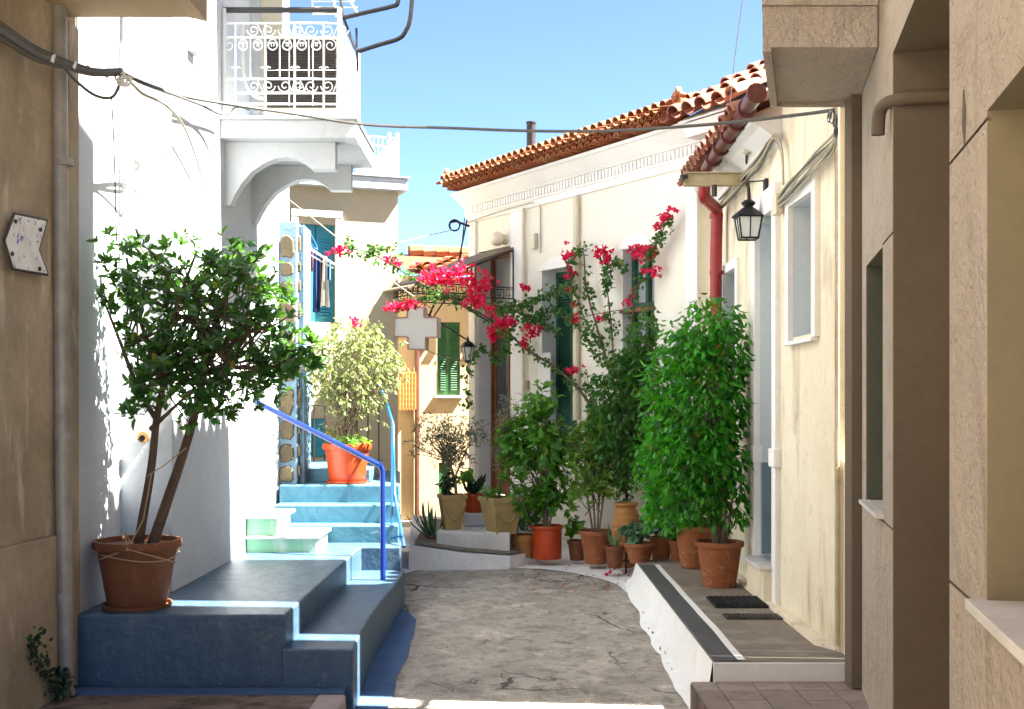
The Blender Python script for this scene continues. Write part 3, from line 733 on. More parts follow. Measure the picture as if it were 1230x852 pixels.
# iron fence on the landing
t = thing('landing_fence', 'dark iron bars on the landing behind the orange pot', 'fence', (-2, 12.2, 1))
mb = MB()
fx = lambda px: (px-CX)/F*12.2
fz = lambda py: CH+(HY-py)/F*12.2
for py in (475, 487): mb.tube([(fx(357), 12.2, fz(py)), (fx(462), 12.2, fz(py))], .009, 6)
mb.build('rail', M['ironbrown'], t)
for px in range(364, 462, 13):
    mb = MB(); mb.tube([(fx(px), 12.2, .98), (fx(px), 12.2, fz(487 if px > 375 else 475))], .008, 6); mb.build('bar', M['ironbrown'], t)
def barrel_roof(mb, O, U, S, ncols, sp, courses, clen, hip0=0, hip1=0, r=None, jit=.006, rr=random.Random(11)):
    O = Vector(O); U = Vector(U).normalized(); S = Vector(S).normalized(); Nn = U.cross(S).normalized()
    if Nn.z < 0: Nn = -Nn
    r = r or sp*.40; k = 6
    for i in range(ncols):
        uc = (i+.5)*sp
        lim = courses*clen
        if hip0: lim = min(lim, uc*hip0)
        if hip1: lim = min(lim, (ncols*sp-uc)*hip1)
        for j in range(courses):
            if j*clen > lim: break
            s0 = j*clen-.05+rr.uniform(-1, 1)*jit*2; s1 = (j+1)*clen+.04
            du = rr.uniform(-1, 1)*jit; dh = rr.uniform(0, 1)*jit
            for inv in (0, 1):                       # cover tiles, then pan tiles between them
                u0 = uc+du+(sp*.5 if inv else 0); vs = []
                for (s, rad, h) in ((s0, r, .045), (s1, r*.82, .0)):
                    if inv: rad = r*(.86 if s == s0 else 1.0); 
                    for q in range(k+1):
                        a = PI*q/k
                        for th in (1.0, .84):
                            w = math.sin(a)*rad*th; 
                            if inv: w = r*.62-math.sin(a)*rad*th*.8
                            vs.append(O+U*(u0+math.cos(a)*rad*th)+S*(s-(.05 if inv and s == s0 else 0))+Nn*(w+h*(0 if inv else 1)+dh))
                m2 = 2*(k+1); fs = []
                for q in range(k):
                    a, b = 2*q, 2*q+2
                    fs += [(a, b, m2+b, m2+a), (a+1, m2+a+1, m2+b+1, b+1), (a, a+1, b+1, b)]
                mb.add(vs, fs)

# ------------------------------------------------------------------ peach house at the end
PF = Frame(530, 16.2, math.radians(18))
t = thing('peach_house', 'peach plastered house with green shutters at the end of the lane', 'house', tuple(PF.T(0, 0)))
mb = MB(); p0 = PF.s(468); zt = 3.34
w1 = (PF.s(524), PF.s(553), PF.z(538, 475), PF.z(538, 387)); w2 = (PF.s(527), PF.s(541), PF.z(534, 600), PF.z(534, 556))
wall(mb, PF.T(0, -.2), PF.u, PF.n, 2.0, -.2, zt, [w1+(.10,), w2+(.08,)], u0=p0)
a = PF.T(p0, 0); b = PF.T(p0, 0, -5); c_ = PF.T(2, 0, -5); d_ = PF.T(2, 0)
seg_wall(mb, a, b, -.2, zt); seg_wall(mb, b, c_, -.2, zt); seg_wall(mb, c_, d_, -.2, zt)
mb.build('wall', M['peach'], t)
mid = (w1[0]+w1[1])/2
for a, b in ((w1[0]+.03, mid-.003), (mid+.003, w1[1]-.006)):
    mb = MB(); PF.box(mb, a, b, w1[2]+.005, w1[3]-.005, -.03, -.07); zm = (w1[2]+w1[3])/2
    for z0, z1 in ((w1[2]+.06, zm-.03), (zm+.03, w1[3]-.06)):
        z = z0
        while z < z1: mb.obox(PF.T(a+.035, z, -.024), PF.u*(b-a-.07), PF.n*.012+Zv*.018, -PF.n*.008+Zv*.01); z += .032
    mb.build('shutter', M['greenwood'], t, bevel=.003)
mb = MB(); PF.box(mb, w2[0]+.004, w2[1]-.004, w2[2]+.004, w2[3]-.004, -.04, -.07); mb.build('lower_shutter', M['greenwood'], t)
mb = MB(); PF.box(mb, w1[0]-.03, w1[1]+.03, w1[2]-.035, w1[2]-.003, .06, .002); mb.build('sill', M['trim'], t)
l0, l1, lz0, lz1 = PF.s(479), PF.s(497), PF.z(488, 492), PF.z(488, 448)
mb = MB(); nx, nz = 5, 7; sx = (l1-l0)/nx; sz = (lz1-lz0)/nz
for i in range(nx+1): PF.box(mb, l0+i*sx-.012, l0+i*sx+.012, lz0, lz1, .10, .06)
for j in range(nz+1): PF.box(mb, l0, l1, lz0+j*sz-.012, lz0+j*sz+.012, .095, .065)
mb.build('lattice', M['lattice'], t)
mb = MB(); sl = math.radians(15)
Sp = -PF.n*math.cos(sl)+Zv*math.sin(sl); ro = PF.T(PF.s(490), 3.36, .25)
barrel_roof(mb, ro, PF.u, Sp, 14, .18, 6, .32, hip0=1.2)
rt = ro+Sp*1.75+Zv*.05
for k in range(8): mb.tube([rt+PF.u*(.35+.2*k), rt+PF.u*(.58+.2*k)+Zv*.02], [.10, .085], 8)
rf = mb.build('roof', M['tile'], t)
mb = MB(); mb.obox(ro-Zv*.02, PF.u*2.5, Sp*1.85, Zv*.012); mb.build('roof_deck', M['wood'], rf)
mb = MB(); mb.tube([PF.P(501, 655, .05), PF.P(501, 415, .05)], .034, 8); tag(mb.build('downpipe', M['brownpipe'], None, smooth=True), 'dark brown downpipe on the corner of the peach house', 'drainpipe')
# ------------------------------------------------------------------ cream house with the brown door (facade runs away to the left)
FC = Vector((1.734, 10.80, 0)); DU = Vector((-.534, .846, 0)).normalized(); DN = Vector((-DU.y, DU.x, 0))
if DN.x > 0: DN = -DN
DI = -DN
def ft(px, d=0):
    c = FC+DN*d; k = (px-CX)/F
    return (c.x-k*c.y)/(k*DU.y-DU.x)
def FP(px, py, d=0):
    c = FC+DN*d; q = c+DU*ft(px, d)
    return Vector((q.x, q.y, CH+(HY-py)/F*q.y))
def FT(u, z, d=0): return FC+DU*u+DN*d+Zv*z
LEN = 4.19
t = thing('corner_house', 'cream house with white dentil cornice, clay tile roof and brown door', 'house', (0.5, 13, 0))
mb = MB()
zt1 = FP(672, 322).z; zt2 = FP(770, 296).z
w1 = (ft(693), ft(651)); w2 = (ft(786), ft(748)); dr = (3.15, 4.01)
wall(mb, FC+Zv*-.1, DU, DN, LEN, -.1, 4.0, [(dr[0], dr[1], .47, 3.42, .26), (w1[0], w1[1], .9, zt1, .24), (w2[0], w2[1], 1.7, zt2, .17)], 0, 1)
far = FT(LEN, 0); bk = far+DI*6; nb_ = FC+DI*6
seg_wall(mb, (far.x, far.y), (bk.x, bk.y), -.1, 4.2); seg_wall(mb, (FC.x, FC.y), (nb_.x, nb_.y), -.1, 4.2); seg_wall(mb, (bk.x, bk.y), (nb_.x, nb_.y), -.1, 4.2)
mb.build('wall', [M['cream'], M['whitegrey']], t)
mb = MB()
prof = [(-.01, 3.80), (.025, 3.80), (.03, 3.87), (.045, 3.875), (.045, 3.985), (.075, 3.99), (.08, 4.0), (.12, 4.03), (.22, 4.115), (.245, 4.12), (.25, 4.15), (-.01, 4.16)]
mb.prism([FT(-.22, z, d) for d, z in prof], DU*(LEN+.30)); mb.build('cornice', M['trim'], t)
mb = MB(); u = -.02
while u < LEN: mb.obox(FT(u, 3.90, .0455), DU*.032, DN*.028, Zv*.072); u += .058
mb.build('dentils', M['trim'], t)
for u0, u1, d in ((-.004, .16, .03), (ft(630), ft(616), .035), (LEN-.15, LEN+.004, .035)):
    mb = MB(); mb.obox(FT(u0, -.1, .002), DU*(u1-u0), DN*d, Zv*3.895); mb.build('pilaster', M['trim'], t, bevel=.006)
# hoods and frames
for (a, b), zt, zb in ((w1, zt1, .9), (w2, zt2, 1.7)):
    mb = MB(); pts = []
    for k in range(11):
        f = k/10; pts.append(FT(a-.04+(b-a+.08)*f, zt+.03+.10*math.sin(PI*f), .003))
    pts = pts+[FT(b+.04, zt-.002, .003), FT(a-.04, zt-.002, .003)]
    mb.prism(pts, DN*.018); mb.build('window_hood', M['trim'], t)
def louvre_leaf(mb, u0, u1, z0, z1, d):
    mb.obox(FT(u0, z0, d), DU*.05, DN*.035, Zv*(z1-z0)); mb.obox(FT(u1-.05, z0, d), DU*.05, DN*.035, Zv*(z1-z0))
    mb.obox(FT(u0+.051, z0, d+.002), DU*(u1-u0-.102), DN*.03, Zv*.07); mb.obox(FT(u0+.051, z1-.07, d+.002), DU*(u1-u0-.102), DN*.03, Zv*.07)
    z = z0+.08
    while z < z1-.08:
        mb.obox(FT(u0+.051, z, d+.004), DU*(u1-u0-.102), Vector((0, 0, .014))+DN*-.004, DN*.02+Zv*-.022); z += .034
for f0, f1 in ((0, .5), (.5, 1)):
    a = w1[0]+(w1[1]-w1[0])*f0; b = w1[0]+(w1[1]-w1[0])*f1
    mb = MB(); louvre_leaf(mb, a+.005, b-.005, .92, zt1-.01, -.22); mb.obox(FT(a+.005, .92, -.238), DU*(b-a-.01), DN*.01, Zv*(zt1-.94)); mb.build('shutter', M['greendark'], t)
# second window: dark frame with panes, and a lower sash under a wooden sill bar
wf = MB(); wl = w2[1]-w2[0]
for u in (w2[0]+.005, w2[0]+wl*.5-.02, w2[1]-.05): wf.obox(FT(u, 1.72, -.16), DU*.045, DN*.05, Zv*(zt2-1.73))
for z in (1.72, zt2-.055, 2.22, 2.55): wf.obox(FT(w2[0]+.006, z, -.158), DU*(wl-.012), DN*.047, Zv*.045)
win = wf.build('window', M['greendark'], t)
mb = MB(); mb.obox(FT(w2[0], 1.71, -.168), DU*wl, DN*.006, Zv*(zt2-1.72)); mb.build('pane', M['greyglass'], win)
mb = MB(); zs = FP(770, 372).z; mb.obox(FT(w2[0]-.02, zs-.02, -.10), DU*(wl+.04), DN*.135, Zv*.035); mb.build('sill', M['wood'], win, bevel=.004)
# brown double door with glazed top light
db = MB()
for f0, f1 in ((.0, .5), (.5, 1)):
    a = dr[0]+.03+(dr[1]-dr[0]-.06)*f0; b = dr[0]+.03+(dr[1]-dr[0]-.06)*f1
    db.obox(FT(a, .48, -.245), DU*(b-a-.006), DN*.04, Zv*2.02)
    db.obox(FT(a+.06, .6, -.203), DU*(b-a-.126), DN*.014, Zv*.7)
    for uu in (a+.03, b-.07): db.obox(FT(uu, 1.42, -.204), DU*.03, DN*.016, Zv*1.0)
door = db.build('door', M['wood'], t, bevel=.004)
mb = MB()
for f0 in (.0, .5):
    a = dr[0]+.03+(dr[1]-dr[0]-.06)*f0; mb.obox(FT(a+.085, 1.45, -.2035), DU*((dr[1]-dr[0]-.06)*.5-.18), DN*.006, Zv*.92)
mb.build('glass', M['glass'], door)
mb = MB(); mb.obox(FT(dr[0], .475, -.25), DU*.03, DN*.08, Zv*2.94); mb.obox(FT(dr[1]-.03, .475, -.25), DU*.03, DN*.08, Zv*2.94); mb.obox(FT(dr[0]+.031, 3.34, -.25), DU*(dr[1]-dr[0]-.062), DN*.08, Zv*.075); mb.obox(FT(dr[0]+.031, 2.52, -.25), DU*(dr[1]-dr[0]-.062), DN*.08, Zv*.06); mb.build('door_frame', M['wood'], t, bevel=.004)
mb = MB(); mb.obox(FT(dr[0]+.03, 2.585, -.235), DU*(dr[1]-dr[0]-.06), DN*.01, Zv*.75); mb.build('top_light', M['greyglass'], t)
# roof
sl = math.radians(20); Sr = DI*math.cos(sl)+Zv*math.sin(sl)
mb = MB(); SP = .118; NC = 36
O = FT(-.10, 4.25, .40)
barrel_roof(mb, O, DU, Sr, NC, SP, 9, .30, hip1=1.35, jit=.004)
nc2 = 30                                                    # short course of tile stubs below the eave
for i in range(NC):
    u = -.10+(i+.5)*SP
    for du, zz, sg in ((0, 4.16, 1), (SP*.5, 4.205, 1)):
        o = FT(u+du, zz, .12); vs = []
        for (d, r_) in ((.25 if du == 0 else .285, .050), (0, .046)):
            for q in range(7):
                a = PI*q/6
                for th in (1, .8): vs.append(o+DN*d+DU*(math.cos(a)*r_*th)+Zv*(sg*math.sin(a)*r_*th))
        fs = []
        for q in range(6):
            a, b = 2*q, 2*q+2; fs += [(a, b, 14+b, 14+a), (a+1, 14+a+1, 14+b+1, b+1), (a, a+1, b+1, b)]
        mb.add(vs, fs)
# deck under tiles and soffit
roof = mb.build('roof', M['tile'], t)
mb = MB(); barrel_roof(mb, FT(-1.02, 4.15, .40), DU, DI*math.cos(.50)+Zv*math.sin(.50), 5, .19, 7, .36, jit=.012); mb.build('lower_tiles', M['tilepink'], roof)
mb = MB(); mb.obox(O-Zv*.03+DI*.03, DU*(NC*SP), Sr*2.6, Vector((0, 0, .02))); mb.build('roof_deck', M['wood'], roof)
mb = MB(); mb.obox(FT(-1.0, 4.10, .36), DU*.88, (DI*math.cos(.50)+Zv*math.sin(.50))*2.4, Vector((0, 0, .02))); mb.prism([FT(-1.0, z, d) for d, z in ((-.9, 3.95), (.27, 3.99), (.33, 4.098), (-.9, 4.70))], DU*.87); mb.build('soffit', M['trim'], roof)
mb = MB(); mb.prism([FT(-.90, z, d) for d, z in ((-.01, 3.80), (.06, 3.80), (.10, 3.95), (.24, 4.06), (.30, 4.11), (-.01, 4.12))], DU*.59); mb.build('eave_cove', M['trim'], t)
mb = MB(); rp = O+Sr*2.68+Zv*.03
u = 0
while u < NC*SP-2.0:
    mb.tube([rp+DU*u, rp+DU*(u+.36)+Zv*.015], [.065, .078], 10); u += .34
hp = O+DU*(NC*SP)+Zv*.03; he = rp+DU*(NC*SP-2.05)
for k in range(10):
    a = hp.lerp(he, k/10); b = hp.lerp(he, (k+1.1)/10); mb.tube([a, b+Zv*.015], [.075, .062], 10)
mb.build('ridge', M['tile'], roof)
for px, py, d, sz in ((537, 240, .36, .8), (815, 150, .36, .85)):
    p = FP(px, py, d); p.z = 4.25
    mb = MB(); h = .20*sz; w = .085*sz
    out = [(-w, 0), (w, 0), (w*.85, h*.5), (w*1.05, h*.62), (w*.6, h*.8), (w*.25, h*.85), (0, h*1.12), (-w*.25, h*.85), (-w*.6, h*.8), (-w*1.05, h*.62), (-w*.85, h*.5)]
    mb.prism([p+DU*a+Zv*b+DN*.03 for a, b in out], DN*-.06); mb.ball(p+Zv*h*.5+DN*.03, .04*sz, 6); mb.build('acroterion', M['terra'], roof)
mb = MB(); p = FP(638, 186, -1.4); mb.tube([p-Zv*.5, p+Zv*.42], .062, 12); mb.tube([p+Zv*.42, p+Zv*.44], .072, 12); mb.build('chimney_pipe', M['ironbrown'], roof, smooth=True)

# canopy over the brown door
t = thing('door_canopy', 'brown sheet canopy with a black meander frieze over the brown door', 'canopy', (-.3, 13, 3))
cu = ft(620)
def CAN(s, z, u=0): return FC+DU*(cu+u)+DN*s+Zv*z
k0 = 3.38; k1 = 2.86; D1 = 1.28; DW = .95
mb = MB(); mb.prism([CAN(.0, k0), CAN(D1+.12, k1-.02), CAN(D1+.12, k1-.02, DW), CAN(0, k0, DW)], Zv*.022); mb.build('sheet', M['canopy'], t)
mb = MB()
for u in (0, DW):
    mb.tube([CAN(.04, 2.78, u), CAN(.04, k0-.02, u)], .012, 6); mb.tube([CAN(D1, 2.78, u), CAN(D1, k1, u)], .012, 6); mb.tube([CAN(.04, k0-.03, u), CAN(D1, k1-.005, u)], .012, 6)
    mb.tube([CAN(.55, k0-.22, u), CAN(.55, 2.78, u)], .009, 6)
mb.build('frame', M['blackiron'], t)
mb = MB()
def meander(mb, o, ax, L, h):
    mb.tube([o, o+ax*L], .008, 5); mb.tube([o+Zv*h, o+ax*L+Zv*h], .008, 5)
    w = h*1.0; x = 0
    while x+w < L+.01:
        g = lambda a, b: o+ax*(x+a*w)+Zv*(h*b)
        mb.tube([g(.02, 0), g(.02, .8), g(.78, .8), g(.78, .25), g(.36, .25), g(.36, .52), g(.55, .52)], .0065, 4); x += w
meander(mb, CAN(.04, 2.79), DN, D1-.04, .125); meander(mb, CAN(D1, 2.79), DU, DW, .125); meander(mb, CAN(.04, 2.79, DW), DN, D1-.04, .125)
mb.build('meander_frieze', M['blackiron'], t)
mb = MB(); mb.tube([CAN(.9, 2.78, DW), CAN(.0, 2.3, DW)], .010, 6); mb.tube([CAN(.9, 2.78, .02), CAN(.02, 2.35, .02)], .010, 6); mb.build('strut', M['blackiron'], t)
# globe lamp, wall boxes, pipes on facade
t = thing('globe_lamp', 'round globe lamp on the cream wall above the door canopy', 'lamp', tuple(FP(595, 287, .1)))
p = FP(597, 287, .12)
mb = MB(); mb.ball(p, .085, 10); mb.build('globe', M['globe'], t, smooth=True)
mb = MB(); mb.tube([p-DN*.12, p-DN*.07], .06, 12); mb.build('base', M['creampipe'], t, smooth=True)
mb = MB(); mb.tube([FP(692, 505, .05), FP(692, 236, .05)], .035, 8); tag(mb.build('downpipe', M['creampipe'], None, smooth=True), 'cream painted downpipe between the two shutter windows', 'drainpipe')
mb = MB(); mb.tube([FP(628.5, 480, .05), FP(628.5, 250, .05)], .018, 8); tag(mb.build('wall_pipe', M['creampipe'], None, smooth=True), 'thin cream pipe on the white pilaster beside the brown door', 'pipe')
t = thing('wall_conduit', 'dark thin conduit with a small junction box on the facade right of the brown door', 'conduit', tuple(FP(648, 290, .02)))
mb = MB(); mb.tube([FP(641, 247, .02), FP(646, 243, .02), FP(649, 250, .02), FP(649, 304, .02)], .008, 6); mb.build('conduit', M['cablelight'], t)
mb = MB(); a = FP(640, 300, .01); mb.obox(a, -DU*.10, DN*.05, Zv*.17); mb.build('box', M['acbody'], t, bevel=.006)
t = thing('doorbell_panel', 'pale electrical meter cupboard on the facade beside the brown door', 'meter box', tuple(FP(662, 465, .02)))
mb = MB(); a = FP(648, 478, .004); mb.obox(a, -DU*.24, DN*.02, Zv*.5); mb.build('cupboard', M['trim'], t, bevel=.004)
mb = MB(); a = FP(633, 468, .004); mb.obox(a+DU*-.0, -DU*.055, DN*.02, Zv*.10); mb.build('bell', M['stoneware'], t, bevel=.004)
# insulator bracket at the far eave corner
t = thing('cable_bracket', 'black iron cable bracket at the far eave corner of the cream house', 'bracket', tuple(FP(560, 270, .3)))
mb = MB(); ip = lambda x, y: P(x, y, 14.2)
mb.tube([ip(564, 272), ip(548, 266), ip(541, 267)], .016, 6); mb.tube([ip(561, 264), ip(550, 318)], .012, 6); mb.tube([ip(558, 262), ip(553, 312)], .007, 5); mb.build('arm', M['blackiron'], t)
mb = MB(); mb.tube(spiral(ip(546, 271), (1, 0, 0), (0, 0, 1), .07, .06, 1.6, 0, 20), .012, 6); mb.build('coil', M['blackiron'], t)

# ------------------------------------------------------------------ low tiled house on the right with the grey doorway
t = thing('low_house', 'low stained cream house on the right with a red-brown gutter and grey doorway', 'house', (3, 9.5, 0))
mb = MB(); XR = 1.885
ops = [(10.85-8.86, 10.85-8.30, .43, 2.95, .42), (10.85-10.28, 10.85-9.72, 1.9, 2.72, .16)]
wall(mb, (XR, 10.85, -.1), (0, -1, 0), (-1, 0, 0), 2.73, -.1, 3.6, ops, 0, 1)
seg_wall(mb, (XR, 10.85), (8, 10.85), -.1, 3.6); seg_wall(mb, (8, 10.85), (8, 8.12), -.1, 3.6)
mb.build('wall', [M['creamstain'], M['doorgrey']], t)
mb = MB(); mb.box(XR+.38, XR+.418, 8.26, 8.9, .40, 3.0); mb.build('door', M['doorgrey'], t)
mb = MB(); mb.box(XR+.012, XR+.376, 8.842, 8.858, .45, 1.14); mb.box(XR+.36, XR+.378, 8.32, 8.84, .45, 1.14); mb.build('dado', M['doorblue'], t)
mb = MB()
mb.box(XR-.045, XR+.01, 8.862, 9.02, .18, 2.96); mb.box(XR-.04, XR+.01, 8.18, 8.298, .18, 2.96); mb.box(XR-.05, XR+.01, 8.16, 9.03, 2.962, 3.14)
for y in (8.15, 8.855): mb.box(XR-.055, XR+.02, y, y+.175, 1.14, 1.27)
mb.build('door_frame', M['trim'], t, bevel=.006)
mb = MB(); mb.box(XR-.10, XR+.40, 8.29, 8.87, .165, .40); stp = mb.build('door_step', M['creamstain'], t, bevel=.008)
mb = MB(); mb.box(XR-.13, XR+.36, 8.28, 8.89, .402, .43); mb.build('slab', M['marble'], stp, bevel=.004)
mb = MB()
for y0, y1, z0, z1 in ((9.64, 9.718, 1.86, 2.80), (10.282, 10.36, 1.86, 2.80), (9.718, 10.282, 2.722, 2.80)): mb.box(XR-.03, XR+.01, y0, y1, z0, z1)
fr = mb.build('window_frame', M['trim'], t, bevel=.004)
mb = MB(); mb.box(XR+.14, XR+.158, 9.68, 10.32, 1.86, 2.76); mb.build('pane', M['greyglass'], fr)
mb = MB(); mb.prism([(XR+.01, 8.12, 3.40), (XR-.03, 8.12, 3.41), (XR-.06, 8.12, 3.45), (XR-.16, 8.12, 3.52), (XR-.22, 8.12, 3.54), (XR-.22, 8.12, 3.57), (XR+.01, 8.12, 3.58)], Vector((0, 2.55, 0))); mb.build('eave_cove', M['trim'], t)
mb = MB(); sl2 = math.radians(24)
barrel_roof(mb, (XR-.26, 8.13, 3.62), (0, 1, 0), (math.cos(sl2), 0, math.sin(sl2)), 13, .2, 9, .34)
roof = mb.build('roof', M['tilepink'], t)
mb = MB(); mb.obox(Vector((XR-.22, 8.13, 3.585)), Vector((0, 2.6, 0)), Vector((math.cos(sl2), 0, math.sin(sl2)))*3, Vector((0, 0, .015))); mb.build('roof_deck', M['wood'], roof)
# gutter of short bell-mouthed sections
gt = thing('gutter', 'red-brown segmented gutter sloping along the eave of the low tiled house', 'gutter', (1.6, 9, 3.5))
g0 = P(849, 203, 9.62); g1 = P(909, 112, 7.72)
for k in range(6):
    a = g0.lerp(g1, k/6); b = g0.lerp(g1, (k+1)/6)
    mb = MB(); d = (b-a)
    mb.tube([a, a+d*.2, a+d*.9, b, b+d*.02], [.050, .052, .058, .070, .064], 14); mb.build('section', M['gutter'], gt, smooth=True)
t = thing('red_downpipe', 'dark red downpipe with an offset bend at the house corner', 'drainpipe', (1.7, 10, 0))
mb = MB(); q = [P(847, 206, 9.62), P(846, 225, 9.70), P(847, 238, 9.8), P(858, 249, 10.1), P(861, 258, 10.2), P(860, 300, 10.2), P(860, 655, 10.2)]
mb.tube(smooth_path(q[:6], 4)+[q[6]], .052, 12); mb.build('pipe', M['redpipe'], t, smooth=True)
for py in (262, 330):
    mb = MB(); a = P(860.5, py, 10.2); mb.tube([a, a+Zv*.035], .060, 12); mb.build('collar', M['redpipe'], t, smooth=True)
mb = MB(); mb.tube([P(904.5, 690, 9.1), P(904.5, 282, 9.1)], .016, 8); tag(mb.build('downpipe', M['brownpipe'], None, smooth=True), 'thin dark brown pipe beside the lantern on the low house', 'pipe')
# arm with cables
t = thing('cable_bracket', 'weathered pale horizontal arm carrying cables from the low house', 'bracket', (1.6, 9.3, 3.3))
mb = MB(); Ya = 9.3; ax = lambda px: (px-CX)/F*Ya; az = lambda py: CH+(HY-py)/F*Ya
mb.box(ax(822), ax(893), Ya, Ya+.05, az(220), az(209)); mb.box(ax(822), ax(896), Ya-.02, Ya+.07, az(209)+.002, az(207)); mb.box(ax(822), ax(896), Ya-.02, Ya+.07, az(222.5), az(220)-.002); mb.build('beam', M['steelarm'], t)
mb = MB(); mb.tube([P(817, 213, 9.28), P(826, 212, 9.28)], .018, 8); mb.tube([P(820, 210, 9.26), P(820, 219, 9.26)], .012, 8); mb.build('bolt', M['ironbrown'], t)
mb = MB(); mb.tube([P(893, 213, 9.3), P(899, 224, 9.25), P(900, 260, 9.1)], .014, 6); mb.tube([P(858, 222, 9.3), P(858, 236, 9.3)], .022, 8); mb.build('hanger', M['ironbrown'], t)
# lantern
t = thing('wall_lantern', 'black wall lantern with pale panes beside the grey doorway', 'lantern', tuple(P(899, 270, 8.6)))
Yl = 8.6; lc = P(899, 268, Yl); h0 = P(899, 287, Yl).z; h1 = P(899, 261, Yl).z; w0 = .062; w1_ = .085
mb = MB()
def fr4(w, z): return [Vector((lc.x-w, lc.y-w, z)), Vector((lc.x+w, lc.y-w, z)), Vector((lc.x+w, lc.y+w, z)), Vector((lc.x-w, lc.y+w, z))]
b0 = fr4(w0, h0); b1 = fr4(w1_, h1)
for i in range(4):
    mb.tube([b0[i], b1[i]], .007, 5); mb.tube([b0[i], b0[(i+1) % 4]], .008, 5); mb.tube([b1[i], b1[(i+1) % 4]], .009, 5)
    mb.tube([(b0[i]+b0[(i+1) % 4])/2, (b1[i]+b1[(i+1) % 4])/2], .005, 5)
mb.build('cage', M['blackiron'], t)
mb = MB(); i0 = fr4(w0-.008, h0+.008); i1 = fr4(w1_-.008, h1-.005)
mb.add(i0+i1, [(0, 1, 5, 4), (1, 2, 6, 5), (2, 3, 7, 6), (3, 0, 4, 7), (0, 1, 2, 3)]); mb.build('panes', M['lampglass'], t)
mb = MB(); mb.lathe([(.125, h1), (.11, h1+.015), (.05, h1+.065), (.03, h1+.075), (.045, h1+.09), (.055, h1+.105), (.03, h1+.125), (.012, h1+.13)], (lc.x, lc.y, 0), 20); mb.build('cap', M['blackiron'], t, smooth=True)
mb = MB(); mb.tube([Vector((lc.x, lc.y, h1+.12)), Vector((lc.x, lc.y, h1+.26)), Vector((lc.x+.13, lc.y, h1+.27)), Vector((lc.x+.13, lc.y, h1+.05))], .009, 6); mb.obox(Vector((1.86, lc.y-.04, h1+.02)), Vector((.022, 0, 0)), Vector((0, .08, 0)), Vector((0, 0, .26))); mb.build('bracket', M['blackiron'], t)

# ------------------------------------------------------------------ tall stained cream house
t = thing('tall_cream_house', 'tall stained cream house on the right with a white framed window above the pavement', 'house', (4, 7.4, 0))
Aal = Vector((math.cos(AZ), -math.sin(AZ), 0))
mb = MB(); S0 = Vector((1.88, 6.715, -.1)); S1 = Vector((1.88, 8.115, -.1))
wall(mb, S1, (0, -1, 0), (-1, 0, 0), 1.40, -.1, 6.45, [(8.115-7.80, 8.115-7.20, 2.03, 2.90, .28)], 0, 1)
e0 = S0+Aal*7; e1 = Vector((8.5, 8.115, 0))
seg_wall(mb, S0, e0, -.1, 6.45); seg_wall(mb, S1, e1, -.1, 6.45); seg_wall(mb, e0, e1, -.1, 6.45)
mb.build('wall', [M['creamstain'], M['doorgrey']], t)
mb = MB(); mb.prism([(1.90, 6.545, -.1), (1.90, 6.712, -.1), (2.05, 6.70, -.1), (2.05, 6.54, -.1)], Zv*1.36); mb.build('alley_sun_block', M['creamstain'], t)  # hidden low block, added to keep the alley sun off the raised pavement
mb = MB()
for y0, y1, z0, z1 in ((7.11, 7.198, 2.0, 3.03), (7.802, 7.89, 2.0, 3.03), (7.198, 7.802, 2.902, 3.03)): mb.box(1.845, 1.885, y0, y1, z0, z1)
mb.box(1.83, 1.89, 7.14, 7.86, 1.975, 2.0)
fr = mb.build('window_frame', M['trim'], t, bevel=.004)
mb = MB(); mb.box(2.14, 2.158, 7.15, 7.85, 1.99, 2.95); mb.build('pane', M['greyglass'], fr)
mb = MB(); barrel_roof(mb, (1.60, 6.76, 6.46), (0, 1, 0), (math.cos(.4), 0, math.sin(.4)), 9, .18, 12, .34); rf = mb.build('roof', M['tilepink'], t)
mb = MB(); mb.obox(Vector((1.62, 6.78, 6.455)), Vector((0, 1.33, 0)), Vector((math.cos(.4), 0, math.sin(.4)))*8.5, Vector((0, 0, .02))); mb.build('roof_deck', M['wood'], rf)
mb = MB(); mb.tube([(1.868, 6.70, .2), (1.868, 6.70, 3.3)], .014, 7); tag(mb.build('conduit', M['steelarm'], None, smooth=True), 'thin pale conduit down the corner of the tall stained cream house', 'conduit')

# ------------------------------------------------------------------ near right tan house
t = thing('tan_house', 'tan textured house filling the right edge with deep window and door recesses', 'house', (2.5, 3, 0))
On = Vector((1.905, 6.39, -.7)); Un = Vector((-.2057, -1, 0)).normalized(); Nn2 = Vector((-1, .2057, 0)).normalized()
def NW(px, py, d=0):
    p = On+Nn2*d; k = (px-CX)/F; s = (p.x-k*p.y)/(k*Un.y-Un.x); q = p+Un*s
    return s, Vector((q.x, q.y, CH+(HY-py)/F*q.y))
mb = MB()
WA = (.38, 1.16, 1.075, 2.30, .30); DA = (1.542, 2.97, -.70, 3.06, .55); WB = (3.54, 5.03, 1.10, 2.33, .42)
gro = .010; g1_, g2_ = 2.305, 1.062
ops = [WA, DA, WB]
for a, b in ((1.16, 1.542), (2.97, 3.54), (5.03, 5.6)): ops.append((a, b, g1_, g1_+.010, gro))
for a, b in ((-.15, .38), (.38, 1.16), (1.16, 1.542), (2.97, 3.54), (3.54, 5.03), (5.03, 5.6)): ops.append((a, b, g2_-.002, g2_+.008, gro))
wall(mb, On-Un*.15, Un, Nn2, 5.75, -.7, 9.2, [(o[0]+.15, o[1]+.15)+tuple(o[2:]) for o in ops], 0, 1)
mb.obox(On-Nn2*.0105+Zv*1.6, Un*1.53, -Nn2*.002, Zv*.2)
pe = On+Un*5.6; o0 = On-Un*.15; ae = o0+Aal*7
